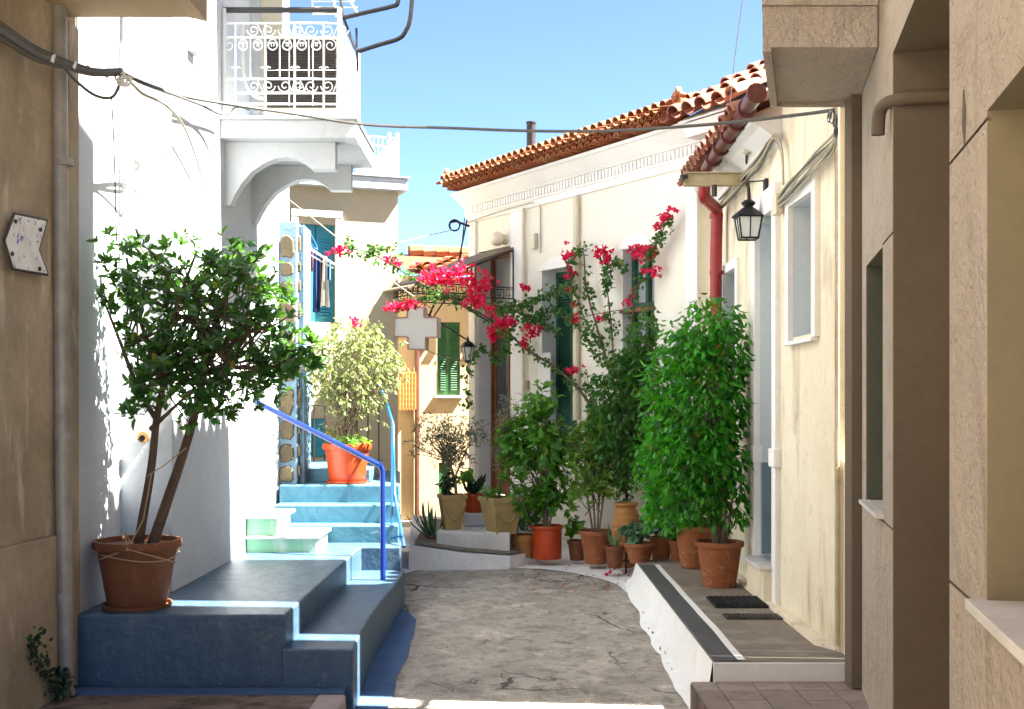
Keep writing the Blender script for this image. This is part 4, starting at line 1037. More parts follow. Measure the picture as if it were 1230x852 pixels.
seg_wall(mb, o0, ae, -.7, 9.2); seg_wall(mb, pe, pe+Vector((8, 0, 0)), -.7, 9.2); seg_wall(mb, ae, pe+Vector((8, 0, 0)), -.7, 9.2)
q = [o0, pe, pe+Vector((8, 0, 0)), ae]; mb.add([(p.x, p.y, 9.2) for p in q], [(0, 1, 2, 3)])
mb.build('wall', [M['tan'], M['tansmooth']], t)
def NF(s, z, d=0): return On+Un*s+Nn2*d+Zv*(z+.7)
mb = MB(); mb.obox(NF(.38, 1.08, -.28), Un*.78, Nn2*.03, Zv*1.22); mb.build('shutter', M['greendark'], t)
mb = MB(); mb.obox(NF(.36, 1.075, -.3), Un*.84, Nn2*.335, Zv*.02); mb.build('sill', M['marble'], t, bevel=.003)
mb = MB(); mb.obox(NF(3.52, 1.075, -.42), Un*1.55, Nn2*.47, Zv*.028); mb.build('sill', M['marble'], t, bevel=.003)
mb = MB(); mb.obox(NF(3.54, 1.11, -.40), Un*1.49, Nn2*.03, Zv*1.22); mb.build('window', M['tansmooth'], t)
mb = MB(); mb.obox(NF(1.55, -.6, -.545), Un*1.41, Nn2*.04, Zv*3.65); mb.build('door', M['wood'], t)
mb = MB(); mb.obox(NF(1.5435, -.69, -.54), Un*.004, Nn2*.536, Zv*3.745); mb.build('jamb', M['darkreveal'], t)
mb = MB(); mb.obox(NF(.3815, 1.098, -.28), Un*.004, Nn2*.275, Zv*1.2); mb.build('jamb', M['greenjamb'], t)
mb = MB(); mb.prism([NW(1158, 108, .001)[1], NW(1160, 130, .001)[1], NW(1159, 176, .001)[1], NW(1156.5, 150, .001)[1]], Nn2*.003); mb.build('wall_scar', M['darkreveal'], t)
mb = MB(); mb.obox(NF(.0, .0, .0)+Vector((-.085, -.14, .06)), Vector((.085, 0, 0)), Vector((0, .13, 0)), Zv*3.19); tag(mb.build('boxed_pipe', M['darkreveal'], None, bevel=.006), 'square brown boxed pipe at the corner of the tan house', 'drainpipe')
# balcony of the tan house
mb = MB(); bz0 = 3.25
fl = [Vector((1.165, 5.42, bz0)), Vector((1.43, 6.45, bz0)), Vector((1.915, 6.45, bz0)), Vector((1.70, 5.42, bz0))]
mb.prism(fl, Zv*.19); mb.prism([fl[0]+Vector((-.006, -.012, .192)), fl[1]+Vector((-.02, .02, .192)), fl[2]+Vector((.0, .02, .192)), fl[3]+Vector((0, -.012, .192))], Zv*1.0)
balc = mb.build('balcony', M['tan'], t)
mb = MB(); mb.prism([fl[0]-Zv*.02, fl[1]-Zv*.02, fl[1]+Vector((.04, 0, -.02)), fl[0]+Vector((.04, 0, -.02))], Zv*.019); mb.prism([fl[1]+Vector((.041, -.035, -.02)), fl[1]+Vector((.041, 0, -.02)), fl[2]-Zv*.02, fl[2]+Vector((0, -.035, -.02))], Zv*.019); mb.build('drip_edge', M['tan'], balc)
t2 = thing('overflow_pipe', 'horizontal brown pipe crossing the recess of the tan house', 'pipe', tuple(NF(1.5, 2.85, .0)))
mb = MB(); a = NF(1.47, 2.86, .035); mb.tube(smooth_path([NF(1.45, 2.74, .05), NF(1.46, 2.83, .045), NF(1.51, 2.86, .02), NF(1.57, 2.86, -.05)], 4)+[NF(1.57, 2.86, -.5)], .028, 10); mb.build('pipe', M['darkreveal'], t2, smooth=True)
# ------------------------------------------------------------------ handrails
def rail_thing(name, label, pts_list, r, mat, loc):
    t = thing(name, label, 'handrail', loc)
    for nm, pts, rr_ in pts_list:
        mb = MB(); mb.tube(pts, rr_, 10); mb.build(nm, mat, t, smooth=True)
    return t
pb = P(460, 697, 9.03); pt_ = P(459.5, 566, 9.03); pk = P(456, 559, 9.02)
rail_thing('handrail', 'bright blue handrail running from a post on the lower step to the white wall',
    [('post', [Vector((pb.x, pb.y, .21)), pt_, pt_+Vector((-.012, 0, .03)), pk], .021), ('rail', [pk, P(306, 482, 9.5)], .021)], .02, M['bluerail'], (pb.x, pb.y, .22))
h = [P(458, 468, 10.9), P(465, 487, 10.6), P(472, 510, 10.3), P(473, 560, 10.2), P(474, 594, 10.1), P(479, 622, 9.85), P(485.5, 657, 9.62)]
t = thing('handrail', 'sky-blue bent handrail at the right edge of the stairs', 'handrail', (-.95, 9.8, .42))
mb = MB(); mb.tube(h, .015, 10); mb.build('rail', M['bluerail2'], t, smooth=True)
mb = MB(); mb.tube([P(470.5, 653, 9.9), P(470.5, 505, 10.25)], .009, 8); mb.build('post', M['bluerail2'], t, smooth=True)
mb = MB(); mb.tube([P(468, 646, 9.9), P(484, 644, 9.66)], .009, 8); mb.build('stay', M['bluerail2'], t, smooth=True)

# ------------------------------------------------------------------ laundry
t = thing('clothes_airer', 'blue and white clothes airer hung outside the turquoise shutters', 'clothes airer', tuple(P(375, 300, 12.7)))
L = lambda x, y, Y=12.65: P(x, y, Y)
mb = MB(); mb.tube([L(366, 295), L(402, 318, 12.3)], .012, 6); mb.tube([L(365, 293), L(380, 300, 12.4)], .016, 6); mb.tube([L(366, 303), L(400, 322, 12.3)], .008, 6); mb.build('bar', M['whiteiron'], t)
mb = MB(); mb.tube(smooth_path([L(364, 270), L(372, 280), L(381, 298, 12.4), L(376, 297, 12.4), L(365, 277)], 5), .010, 6); mb.build('loop', M['bluerail2'], t)
def garment(name, label, x0, x1, y0, y1, mat, seed, flare=0, Y=12.55):
    rr_ = random.Random(seed); mb = MB(); nx, ny_ = 9, 12; vs = []
    for s in (0, 1):
        for j in range(ny_+1):
            f = j/ny_
            for i in range(nx+1):
                g = i/nx; x = (x0+(x1-x0)*g)+flare*(g-.5)*f*2; y = y0+(y1-y0)*f+rr_.uniform(-.6, .6)*(f > .9)*3
                vs.append(P(x, y, Y+.02*math.sin(g*9+seed)*(.3+f)+.012*s))
    n1 = (nx+1)*(ny_+1); fs = []
    for j in range(ny_):
        for i in range(nx):
            a = j*(nx+1)+i; fs.append((a, a+1, a+nx+2, a+nx+1)); fs.append((n1+a, n1+a+nx+1, n1+a+nx+2, n1+a+1))
    for j in range(ny_):
        for i in (0, nx):
            a = j*(nx+1)+i; fs.append((a, a+nx+1, n1+a+nx+1, n1+a))
    mb.add(vs, fs)
    tag(mb.build(name, mat, None, smooth='all'), label, 'clothing', 'clothes hung on the airer')
garment('hanging_dress', 'long navy blue garment hung in the middle of the clothes airer', 376.5, 384, 303, 375, M['navy'], 1, 1)
garment('hanging_skirt', 'pale beige garment hung right of the navy one on the airer', 388, 393, 308, 368, M['palecloth'], 2, 3, 12.45)
garment('hanging_shirt', 'dark narrow garment hung between the navy and pale clothes', 384.5, 388.5, 305, 362, M['darkcloth'], 3, .5, 12.5)
garment('hanging_blouse', 'small crimson garment hung leftmost on the clothes airer', 372, 376, 302, 326, M['redcloth'], 4, 0, 12.58)
garment('hanging_socks', 'small blue garment hung at the right end of the airer', 393, 397.5, 312, 336, M['blueclothes'], 5, 0, 12.4)

# ------------------------------------------------------------------ pharmacy-style cross, wall lamp at the far corner
t = thing('cross_sign', 'blank pale cross-shaped sign hanging below the canopy', 'sign', tuple(P(499, 395, 12.9)))
Yc = 12.9; X_ = lambda a, b: P(a, b, Yc)
cr = [(489, 369), (509, 369), (509, 381.5), (525.5, 381.5), (525.5, 405.5), (511, 405.5), (511, 420.5), (490, 419.5), (490, 405), (473.5, 404.5), (473.5, 382), (489, 381.5)]
mb = MB(); mb.prism([X_(a, b) for a, b in cr], Vector((.03, .12, 0))); mb.build('body', M['crosswhite'], t)
mb = MB(); q = [X_(a, b)-Vector((0, .004, 0)) for a, b in cr]
for i in range(12): mb.tube([q[i], q[(i+1) % 12]], .009, 5)
mb.build('rim', M['crossrim'], t)
mb = MB(); mb.tube([P(509, 395, 13.0), P(528, 350, 13.2)], .012, 6); mb.tube([P(520, 382, 13.0), P(540, 352, 13.3)], .008, 6); mb.build('hanger', M['ironbrown'], t)
t = thing('wall_lamp', 'small black lamp on the far facade beside the green shutters', 'lamp', tuple(P(562, 430, 14.2)))
Yl = 14.1; c = P(562, 425, Yl)
mb = MB(); z0, z1 = P(562, 434, Yl).z, P(562, 417, Yl).z
mb.lathe([(.03, z0-.02), (.045, z0), (.05, z0+.01)], (c.x, c.y, 0), 12); mb.lathe([(.10, z1), (.06, z1+.05), (.02, z1+.07), (.01, z1+.12), (.004, z1+.13)], (c.x, c.y, 0), 12)
for k in range(6):
    a = k*PI/3; mb.tube([(c.x+.045*math.cos(a), c.y+.045*math.sin(a), z0), (c.x+.085*math.cos(a), c.y+.085*math.sin(a), z1)], .006, 5)
mb.build('cage', M['blackiron'], t)
mb = MB(); mb.lathe([(.038, z0+.005), (.075, z1-.005)], (c.x, c.y, 0), 12); mb.build('glass', M['lampglass'], t)
mb = MB(); mb.tube([(c.x, c.y, z0-.02), (c.x, c.y, z0-.14), (c.x+.10, c.y+.25, z0-.2)], .010, 6); mb.build('bracket', M['blackiron'], t)

# ------------------------------------------------------------------ cables
def cable(label, pts, r, mat, name='overhead_cable', n=6):
    mb = MB(); mb.tube(smooth_path(pts, n), r, 6)
    return tag(mb.build(name, mat, None, smooth=True), label, 'cable')
cable('thick wrapped grey cable bundle from the brown overhang to the white wall', [P(-40, 12, 5.4), P(0, 36, 5.6), P(40, 62, 5.9), P(75, 75, 6.1), P(110, 86, 6.3), P(145, 86, 6.5)], .023, M['cabledark'], 'cable_bundle')
for k, dy in enumerate((-9, 9)):
    cable(('upper' if k == 0 else 'lower')+' thin dark cable beside the wrapped bundle on the brown house', [P(-40, 13+dy, 5.38), P(0, 37+dy, 5.58), P(40, 63+dy*.8, 5.88), P(75, 76+dy*.5, 6.08), P(112, 87+dy*.3, 6.3), P(146, 89, 6.5)], .012, M['cable'])
for k, (qx_, qy_) in enumerate(((62, 71), (88, 79.5), (103, 84), (128, 87.5))):
    mb = MB(); Yq = 6.0+.15*k; a = P(qx_, qy_, Yq+.02); mb.tube([a, a+Vector((.014, .005, -.004))], .029, 10); tag(mb.build('cable_strap', M['whitepipe'], None, smooth=True), ('first', 'second', 'third', 'fourth')[k]+' pale strap round the wrapped cable bundle counted from the downpipe', 'strap', 'straps on the cable bundle')
cable('long dark overhead cable spanning the lane below the balcony', [P(146, 88, 6.5), P(180, 103, 6.6), P(225, 117, 7.35), P(285, 127, 8.1), P(360, 138, 8.35), P(440, 150, 8.4), P(540, 154, 8.3), P(640, 157.5, 8.1), P(740, 157, 7.8), P(860, 149, 7.4), P(960, 138, 7.0), P(1004, 132, 6.78)], .0115, M['cable'])
cable('second thin cable dipping under the balcony railing corner', [P(150, 90, 6.5), P(190, 107, 6.75), P(240, 126, 7.6), P(268, 138, 8.2), P(285, 128, 8.3), P(300, 132, 8.3)], .009, M['cable'])
cable('sagging grey cable loop on the white wall', [P(76, 80, 6.15), P(92, 98, 6.3), P(115, 115, 6.45), P(136, 116, 6.5), P(146, 92, 6.5)], .009, M['cable'])
cable('brown cable dropping down the white wall to the left of the balcony', [P(152, 92, 6.5), P(170, 112, 6.6), P(200, 127, 6.95), P(222, 155, 7.3), P(240, 205, 7.72), P(244, 232, 7.82)], .008, M['cablelight'])
cable('thin vertical black cable hanging above the tree', [P(134, 117, 6.5), P(137, 180, 6.5), P(140, 290, 6.55)], .004, M['cable'])
mb = MB(); rc = random.Random(9)
c = P(146, 92, 6.48)
for k in range(4): mb.tube(spiral(c+Vector((rc.uniform(-.04, .04), -.01, rc.uniform(-.03, .04))), (1, 0, 0), (0, .5, 1), .032, .02, 1.3, rc.uniform(0, 6), 14), .007, 5)
tag(mb.build('cable_tie_knot', M['whitepipe'], None), 'knotted pale wire tie joining the cables on the white wall', 'wire tie')
cable('thin wire climbing from the stairs towards the far canopy through the bougainvillea', [P(342, 236, 11.2), P(400, 282, 11.8), P(460, 330, 12.3), P(520, 372, 12.8)], .006, M['cablelight'])
cable('pale thin wire between the pale yellow house and the far eave corner', [P(478, 292, 12.4), P(510, 284, 13.2), P(545, 276, 14.2)], .005, M['cablelight'])
cable('thin aerial wire rising into the sky beside the tan balcony', [P(876, 130, 9.0), P(884, 60, 9.0), P(892, 0, 9.0), P(897, -40, 9.0)], .004, M['cable'])
cable('thin wire under the far cornice of the corner house', [FP(560, 268, .05), FP(600, 254, .05), FP(640, 243, .05)], .007, M['cablelight'])
cable('pale wire pair leaving the foot of the cross sign', [P(511, 420, 12.9), P(530, 428, 13.4), P(556, 434, 14.0)], .005, M['cablelight'])
cable('thin wire stretched over the facade behind the bougainvillea', [FP(694, 382, .12), FP(730, 375, .12), FP(775, 368, .12)], .005, M['cable'])
# bundles clipped along the right wall
Xw = 1.845
def RW(px, py, dx=0):
    x = Xw-dx; Y = x*F/(px-CX); return Vector((x, Y, CH+(HY-py)/F*Y))
t = thing('wall_cable_bundle', 'pale cable bundle clipped along the low house wall up to a bracket', 'cables', tuple(RW(900, 200)))
for k in range(5):
    dy = (k-2)*3.6; rc = random.Random(20+k); mb = MB()
    w = lambda: rc.uniform(-2.2, 2.2)
    mb.tube(smooth_path([RW(864, 245+dy+w(), .02), RW(880, 228+dy+w(), .03), RW(897, 210+dy+w(), .03), RW(912, 192+dy+w(), .02), RW(926, 170+dy*.6+w(), .02), RW(932, 166+dy*.4, .02), RW(939, 182+dy*.4, .01), RW(941, 222, .01)], 4), .009, 5); mb.build('cable', (M['cablelight'], M['cable'], M['steelarm'])[k % 3], t)
t = thing('wall_cable_bundle', 'thick pale cable bundle rising over the white framed window of the tall cream house', 'cables', tuple(RW(970, 210)))
for k in range(6):
    dy = (k-2.5)*4.0; rc = random.Random(40+k); mb = MB()
    w = lambda: rc.uniform(-2.2, 2.2)
    mb.tube(smooth_path([RW(934, 244+dy*.5, .02), RW(945, 232+dy+w(), .03), RW(962, 213+dy+w(), .03), RW(980, 195+dy+w(), .03), RW(1000, 174+dy+w(), .03), RW(1004, 160+dy*.5, .03), RW(1003, 140, .03)], 4), .008, 5); mb.build('cable', (M['cablelight'], M['cable'], M['cablelight'])[k % 3], t)
t = thing('cable_coil', 'coiled dark cable ends under the tan balcony', 'cables', tuple(RW(1000, 140)))
for k, (x, y, r) in enumerate(((1000, 140, .045), (1003, 146, .035), (996, 141, .03), (1004, 158, .03))):
    mb = MB(); mb.tube(spiral(RW(x, y, .04), (0, 1, 0), (0, 0, 1), r, r*.7, 1.4, k, 18), .006, 5); mb.build('loop', M['cable'], t)
t = thing('junction_box', 'pale junction box above the grey doorway', 'junction box', tuple(RW(933, 245)))
p = RW(933, 246, .02); mb = MB(); mb.box(p.x-.02, p.x+.035, p.y-.06, p.y+.06, p.z-.07, p.z+.07); mb.build('box', M['creampipe'], t, bevel=.006)
t = thing('wall_insulator', 'rusty iron insulator spike under the eave of the low house', 'insulator', tuple(RW(897, 185)))
mb = MB(); mb.tube([RW(897, 196, .02), RW(897, 182, .08)], .012, 6); mb.build('spike', M['ironbrown'], t)
mb = MB(); mb.lathe([(.015, 0), (.03, .01), (.022, .03), (.028, .05), (.012, .065)], RW(897, 186, .08), 10); mb.build('cup', M['creampipe'], t, smooth=True)
# ------------------------------------------------------------------ plants
def lobe(px, py, Y, rx, ry, rd=None):
    c = P(px, py, Y); s = Y/F
    return (c, rx*s, rd if rd else rx*s, ry*s)
def sample(lobes, rng, bias=.45):
    ws = [a*b*c for _, a, b, c in lobes]; tot = sum(ws); x = rng.uniform(0, tot)
    for (c, a, b, d), w in zip(lobes, ws):
        x -= w
        if x <= 0: break
    v = rv(rng); r = rng.random()**bias
    return Vector((c.x+v.x*a*r, c.y+v.y*b*r, c.z+v.z*d*r)), v
def side_of(d, rng):
    s = d.cross(rv(rng))
    return s.normalized() if s.length > 1e-4 else d.orthogonal().normalized()
def foliage(mb, lobes, n, k, L, W, rng, style='rosette', keep=None, droop=.2, full=True, out=.6, up=.8, rnd=.6, jit=.35):
    tips = []
    while n > 0:
        p, v = sample(lobes, rng)
        if keep and not keep(p): n -= .02; continue
        n -= 1
        ax = (v*out+Zv*up+rv(rng)*rnd).normalized()
        tips.append(p); a0 = rng.uniform(0, 6.28); u = ax.orthogonal().normalized(); w = ax.cross(u)
        for i in range(k):
            a = a0+i*2.4; l = L*rng.uniform(1-jit, 1+jit*.6)
            rad = u*math.cos(a)+w*math.sin(a)
            if style == 'rosette':
                d = (rad*rng.uniform(.7, 1)+ax*rng.uniform(.25, .9)+rv(rng)*.15).normalized(); b = p+ax*L*rng.uniform(-.35, .25)
                sd = ax.cross(rad).normalized()
            elif style == 'droop':
                d = (rad*.55+v*.35-Zv*rng.uniform(.5, 1.2)+rv(rng)*.25).normalized(); b = p+rad*L*.35+Zv*rng.uniform(-.5, .5)*L
                sd = d.cross(rad); sd = sd.normalized() if sd.length > .05 else side_of(d, rng)
            else:
                d = (rv(rng)*.9+v*.5+Zv*.3).normalized(); b = p+rv(rng)*L*.9; sd = side_of(d, rng)
            mb.leaf(b, d, sd, l, W*l/L, droop, .10, 0, full)
    return tips
def branches(mb, base, tips, rng, n, r0=.012, r1=.003, bend=.25):
    for q in rng.sample(tips, min(n, len(tips))):
        b = base(rng) if callable(base) else base
        m = b.lerp(q, .5)+rv(rng)*(q-b).length*bend*.4+Zv*(q-b).length*bend*.15
        mb.tube(smooth_path([b, m, q], 3), [r0+(r1-r0)*i/6 for i in range(7)], 5, cap=False)
def pot_profile(r, h, lip=.12, taper=.68, lipo=.11):
    # (radius, height) outside, rim, then inside down to the soil
    rb = r*taper; L = h*lip; rw = r*(1-lipo)
    return [(rb*.97, 0), (rb, .01), (rb+(rw-rb)*.35, h*.3), (rb+(rw-rb)*.7, h*.62), (rw, h-L), (r*.985, h-L+.004), (r, h-L*.75), (r, h-L*.2), (r*.985, h), (r*.90, h), (r*.88, h-.03)]
def pot(root, px, py, z, rpx, hpx, mat, Y=None, taper=.68, lip=.12, saucer=False, flute=0, soil=True, prof=None):
    if Y is None:
        g = G(px, py, z); Y = g.y
    c = P(px, py, Y); s = Y/F; r = rpx*s; h = hpx*s
    mb = MB(); z0 = .018 if saucer else 0
    pf = prof(r, h) if prof else pot_profile(r, h-z0, lip, taper)
    if flute: pf = [(a, b, 1 if .05*h < b < h*(1-lip)*.97 else 0) for a, b in pf]
    mb.lathe([(q[0], q[1]+z0, *q[2:]) for q in pf], c, 64 if flute else 32, 0, flute, 22)
    po = mb.build('pot', mat, root, smooth=True)
    if soil:
        mb = MB(); mb.lathe([(r*.86, h-.045), (r*.5, h-.035), (.005, h-.03)], c, 20); mb.build('soil', M['soil'], root)
    if saucer:
        mb = MB(); rb = r*taper; mb.lathe([(rb*1.0, 0), (rb*1.16, .008), (rb*1.2, .03), (rb*1.14, .03), (rb*1.1, .012)], c, 32); mb.build('saucer', mat, root, smooth=True)
    return c, r, h
def plant_root(name, label, cat, px, py, z=None, Y=None, group=None):
    loc = P(px, py, Y) if Y else G(px, py, z)
    return thing(name, label, cat, loc, group), loc
rng = random.Random(21)

# --- left glossy tree in a brown pot
t, g = plant_root('potted_tree', 'two-stemmed glossy dark green tree in a big brown terracotta pot on the blue steps', 'potted tree', 165, 727, .412)
Y = 6.78
c, r, h = pot(t, 165, 730, 0, 52, 82, M['terrabrown'], Y, .66, .13, True)
TP = lambda x, y, dy=0: P(x, y, Y+dy)
mb = MB()
mb.tube(smooth_path([TP(166, 655), TP(172, 620, -.03), TP(182, 560, -.05), TP(188, 505, -.05), TP(197, 455, -.03), TP(200, 410)], 5), [.029-.0006*i for i in range(26)], 10)
mb.tube(smooth_path([TP(183, 655, .02), TP(198, 610, .03), TP(220, 545, .05), TP(236, 490, .05), TP(246, 445, .05), TP(255, 400)], 5), [.034-.0007*i for i in range(26)], 10)
for pts in ([TP(188, 505, -.05), TP(165, 465), TP(140, 400, -.05), TP(120, 350)], [TP(197, 455), TP(170, 390, .1), TP(152, 310)], [TP(236, 490, .05), TP(260, 455, -.1), TP(290, 420, -.1), TP(330, 380)], [TP(246, 445), TP(285, 450, .1), TP(330, 440), TP(365, 420)], [TP(200, 410), TP(215, 360, -.1), TP(235, 305)], [TP(255, 400), TP(275, 350, .1), TP(310, 310)], [TP(182, 515), TP(198, 500, -.15), TP(230, 470, -.2)]):
    q = smooth_path(pts, 5); mb.tube(q, [.017-.012*i/len(q) for i in range(len(q))], 7)
wood = mb
lobes = [lobe(150, 300, Y, 34, 34, .22), lobe(118, 335, Y-.05, 22, 42, .15), lobe(175, 355, Y-.03, 60, 50, .3), lobe(240, 345, Y, 55, 52, .33), lobe(300, 345, Y, 48, 56, .3), lobe(325, 400, Y, 48, 55, .3),
         lobe(352, 432, Y-.05, 36, 42, .22), lobe(240, 415, Y-.05, 85, 55, .36), lobe(190, 435, Y-.05, 58, 50, .3), lobe(235, 475, Y-.08, 80, 38, .28), lobe(300, 465, Y, 46, 40, .25), lobe(172, 492, Y-.05, 28, 24, .15), lobe(275, 305, Y, 30, 24, .2), lobe(215, 300, Y, 22, 26, .15)]
keep = lambda p: p.y < 7.16 and p.x > -2.38 and p.y > 6.3
fm = MB(); tips = foliage(fm, lobes, 760, 7, .063, .027, rng, 'rosette', keep, .14, jit=.5)
rb_ = random.Random(3)
def tb(r_):
    return r_.choice([TP(197, 455), TP(165, 465), TP(215, 380, -.05), TP(275, 440, -.1), TP(300, 400, -.1), TP(255, 400), TP(246, 445), TP(150, 420)])
branches(wood, tb, tips, rb_, 110, .008, .003)
wood.build('trunk', M['bark'], t, smooth='all'); fm.build('crown', M['lf_tree'], t)
mb = MB(); mb.tube([TP(177, 572, -.09), TP(196, 560, -.08), TP(224, 538, .0)], .004, 5)
rim = [c+Vector((r*.93*math.cos(a), r*.93*math.sin(a), h*.78+.02*math.sin(2*a))) for a in [2*PI*i/28 for i in range(29)]]
mb.tube(rim, .004, 5); mb.tube([TP(153, 660, -.25), TP(172, 625, -.1), TP(182, 570, -.09)], .004, 5); mb.tube([TP(153, 660, -.25), TP(120, 672, -.2)], .004, 5); mb.tube([TP(153, 660, -.25), TP(212, 676, -.19)], .004, 5); mb.tube([TP(160, 655, -.22), TP(150, 640, -.23), TP(153, 662, -.25)], .005, 5)
mb.build('twine', M['string'], t)

# --- pale shrub in the orange-red pot on the stairs
t, g = plant_root('potted_shrub', 'pale variegated shrub in an orange-red plastic pot on the light blue stairs', 'potted plant', 417, 580, Y=10.52)
Y = 10.55; c, r, h = pot(t, 417, 581, 0, 29.5, 48, M['redpot'], Y, .72, .16, True)
lobes = [lobe(428, 440, Y, 55, 55, .36), lobe(390, 440, Y, 28, 38, .2), lobe(465, 435, Y, 28, 34, .2), lobe(425, 400, Y, 34, 28, .24), lobe(415, 480, Y, 40, 28, .25), lobe(400, 520, Y-.05, 22, 14, .14), lobe(450, 515, Y, 16, 20, .12)]
fm = MB(); tips = foliage(fm, lobes, 560, 5, .055, .022, rng, 'droop', None, .2)
mb = MB()
for a, b in ((404, 385), (414, 410), (424, 440), (430, 460), (410, 398)): mb.tube(smooth_path([P(a*.4+418*.6, 540, Y), P(a, 505, Y+.05), P(b, 450, Y)], 4), [.014-.001*i for i in range(9)], 7)
branches(mb, lambda q: P(q.uniform(400, 435), q.uniform(480, 520), Y), tips, rb_, 60, .006, .002)
mb.build('stems', M['barkgrey'], t, smooth='all'); fm.build('foliage', M['lf_pale'], t)
mb = MB()
foliage(mb, [lobe(422, 531, Y-.1, 24, 7, .14)], 40, 4, .05, .02, rng, 'rosette'); mb.build('ground_leaves', M['lf_mid'], t)

# --- planters by the brown door
def planter(t, px, y0, y1, wt, wb, Y, rot=.25):
    s = Y/F; c = P(px, y1, Y); hh = (y1-y0)*s; a = wt*s/2*.86; b = wb*s/2*.86
    R_ = Matrix.Rotation(rot, 3, 'Z'); mb = MB()
    def ring(w, z): return [c+R_ @ Vector((sx*w, sy*w, 0))+Zv*z for sx, sy in ((-1, -1), (1, -1), (1, 1), (-1, 1))]
    rs_ = [ring(b, 0), ring(a*.97, hh*.88), ring(a*1.06, hh*.885), ring(a*1.06, hh), ring(a*.9, hh), ring(a*.86, hh*.9)]
    for i in range(5):
        for k in range(4): mb.quad(rs_[i][k], rs_[i][(k+1) % 4], rs_[i+1][(k+1) % 4], rs_[i+1][k])
    mb.add(rs_[0], [(0, 1, 2, 3)])
    pl = mb.build('planter', M['stoneware'], t, bevel=.004)
    mb = MB(); mb.add(rs_[5], [(0, 1, 2, 3)]); mb.build('soil', M['soil'], t)
    mb = MB()
    for k in (0, 1):
        p0, p1 = rs_[0][k], rs_[0][(k+1) % 4]; q0, q1 = rs_[1][k], rs_[1][(k+1) % 4]
        n_ = (p1-p0).cross(q0-p0).normalized()
        if n_.y > 0 and k == 0: n_ = -n_
        sw = [q0.lerp(q1, f)+(p0.lerp(p1, f)-q0.lerp(q1, f))*(.12+.55*math.sin(PI*f))+n_*.006 for f in [i/12 for i in range(13)]]
        mb.tube(sw, .010, 6)
    mb.build('swag', M['stoneware'], pl, smooth='all')
    return c, hh
t, g = plant_root('potted_olive', 'grey-green olive bush in a tan square planter on the marble step', 'potted plant', 543, 636, Y=11.55)
planter(t, 543, 594, 636, 34, 22, 11.55)
Y = 11.55; lobes = [lobe(525, 520, Y, 32, 26, .24), lobe(500, 535, Y, 18, 18, .15), lobe(552, 530, Y, 34, 30, .24), lobe(540, 552, Y, 26, 20, .2), lobe(575, 520, Y, 18, 18, .14)]
fm = MB(); tips = foliage(fm, lobes, 420, 4, .06, .014, rng, 'rosette', None, .1, False)
mb = MB(); mb.tube(smooth_path([P(548, 598, Y), P(546, 575, Y), P(537, 550, Y), P(525, 525, Y)], 4), [.018-.001*i for i in range(13)], 7); mb.tube(smooth_path([P(546, 575, Y), P(556, 550, Y), P(565, 530, Y)], 4), [.011-.0008*i for i in range(9)], 7)
branches(mb, lambda q: P(q.uniform(530, 555), q.uniform(540, 560), Y), tips, rb_, 50, .006, .002)
mb.build('trunk', M['barkgrey'], t, smooth='all'); fm.build('foliage', M['lf_olive'], t)
mb = MB(); foliage(mb, [lobe(538, 580, Y, 8, 14, .06)], 22, 5, .06, .03, rng, 'droop'); mb.build('trailing_leaves', M['lf_dark'], t)
t, g = plant_root('potted_shrub', 'thin wispy grey shrub in the larger tan planter at the end of the marble step', 'potted plant', 602, 641, Y=11.35)
planter(t, 602, 597, 641, 46, 30, 11.38, .5)
Y = 11.45; lobes = [lobe(606, 510, Y, 12, 40, .12), lobe(600, 545, Y, 14, 24, .12), lobe(616, 490, Y, 9, 20, .08)]
fm = MB(); tips = foliage(fm, lobes, 150, 4, .05, .012, rng, 'rosette', None, .1, False)
mb = MB(); mb.tube(smooth_path([P(600, 600, Y), P(601, 560, Y), P(606, 520, Y), P(612, 485, Y)], 4), [.013-.0008*i for i in range(13)], 7); branches(mb, lambda q: P(q.uniform(600, 606), q.uniform(520, 565), Y), tips, rb_, 36, .005, .002)
mb.build('stem', M['barkgrey'], t, smooth='all'); fm.build('foliage', M['lf_grey'], t)
mb = MB(); foliage(mb, [lobe(590, 592, Y-.1, 14, 7, .1)], 26, 4, .06, .02, rng, 'rosette'); mb.build('ground_leaves', M['lf_mid'], t)
# small red pot between the planters
t, g = plant_root('potted_succulent', 'small red pot of dark spiky succulents between the two tan planters', 'potted plant', 569, 618, Y=11.95)
Y = 11.95; pot(t, 569, 619, 0, 13, 26, M['redpot'], Y, .78, .16)
mb = MB(); base = P(569, 595, Y)
for k in range(26):
    a = rng.uniform(0, 6.28); d = Vector((math.cos(a)*.45, math.sin(a)*.45, 1)).normalized(); mb.leaf(base+Vector((math.cos(a), math.sin(a), 0))*.05*rng.random(), d, side_of(d, rng), rng.uniform(.12, .26), .045, .08, .3)
mb.build('leaves', M['lf_dark'], t)
mb = MB(); foliage(mb, [lobe(562, 575, Y, 7, 12, .07)], 12, 4, .08, .05, rng, 'rosette'); mb.build('upper_leaves', M['lf_mid'], t)
# spiky plant at the far wall
t, g = plant_root('potted_aloe', 'low pot of arching spiky leaves at the foot of the peach house', 'potted plant', 520, 653, Y=11.6)
Y = 11.6; pot(t, 521, 654, 0, 10, 11, M['terra'], Y, .75, .2)
mb = MB(); base = P(521, 645, Y)
for k in range(34):
    a = rng.uniform(0, 6.28); e = rng.uniform(.2, 1.1); d = Vector((math.cos(a)*math.cos(e), math.sin(a)*math.cos(e), math.sin(e))); mb.leaf(base, d, d.cross(Zv).normalized(), rng.uniform(.24, .42), .026, .3, .3)
mb.build('leaves', M['lf_succ'], t)
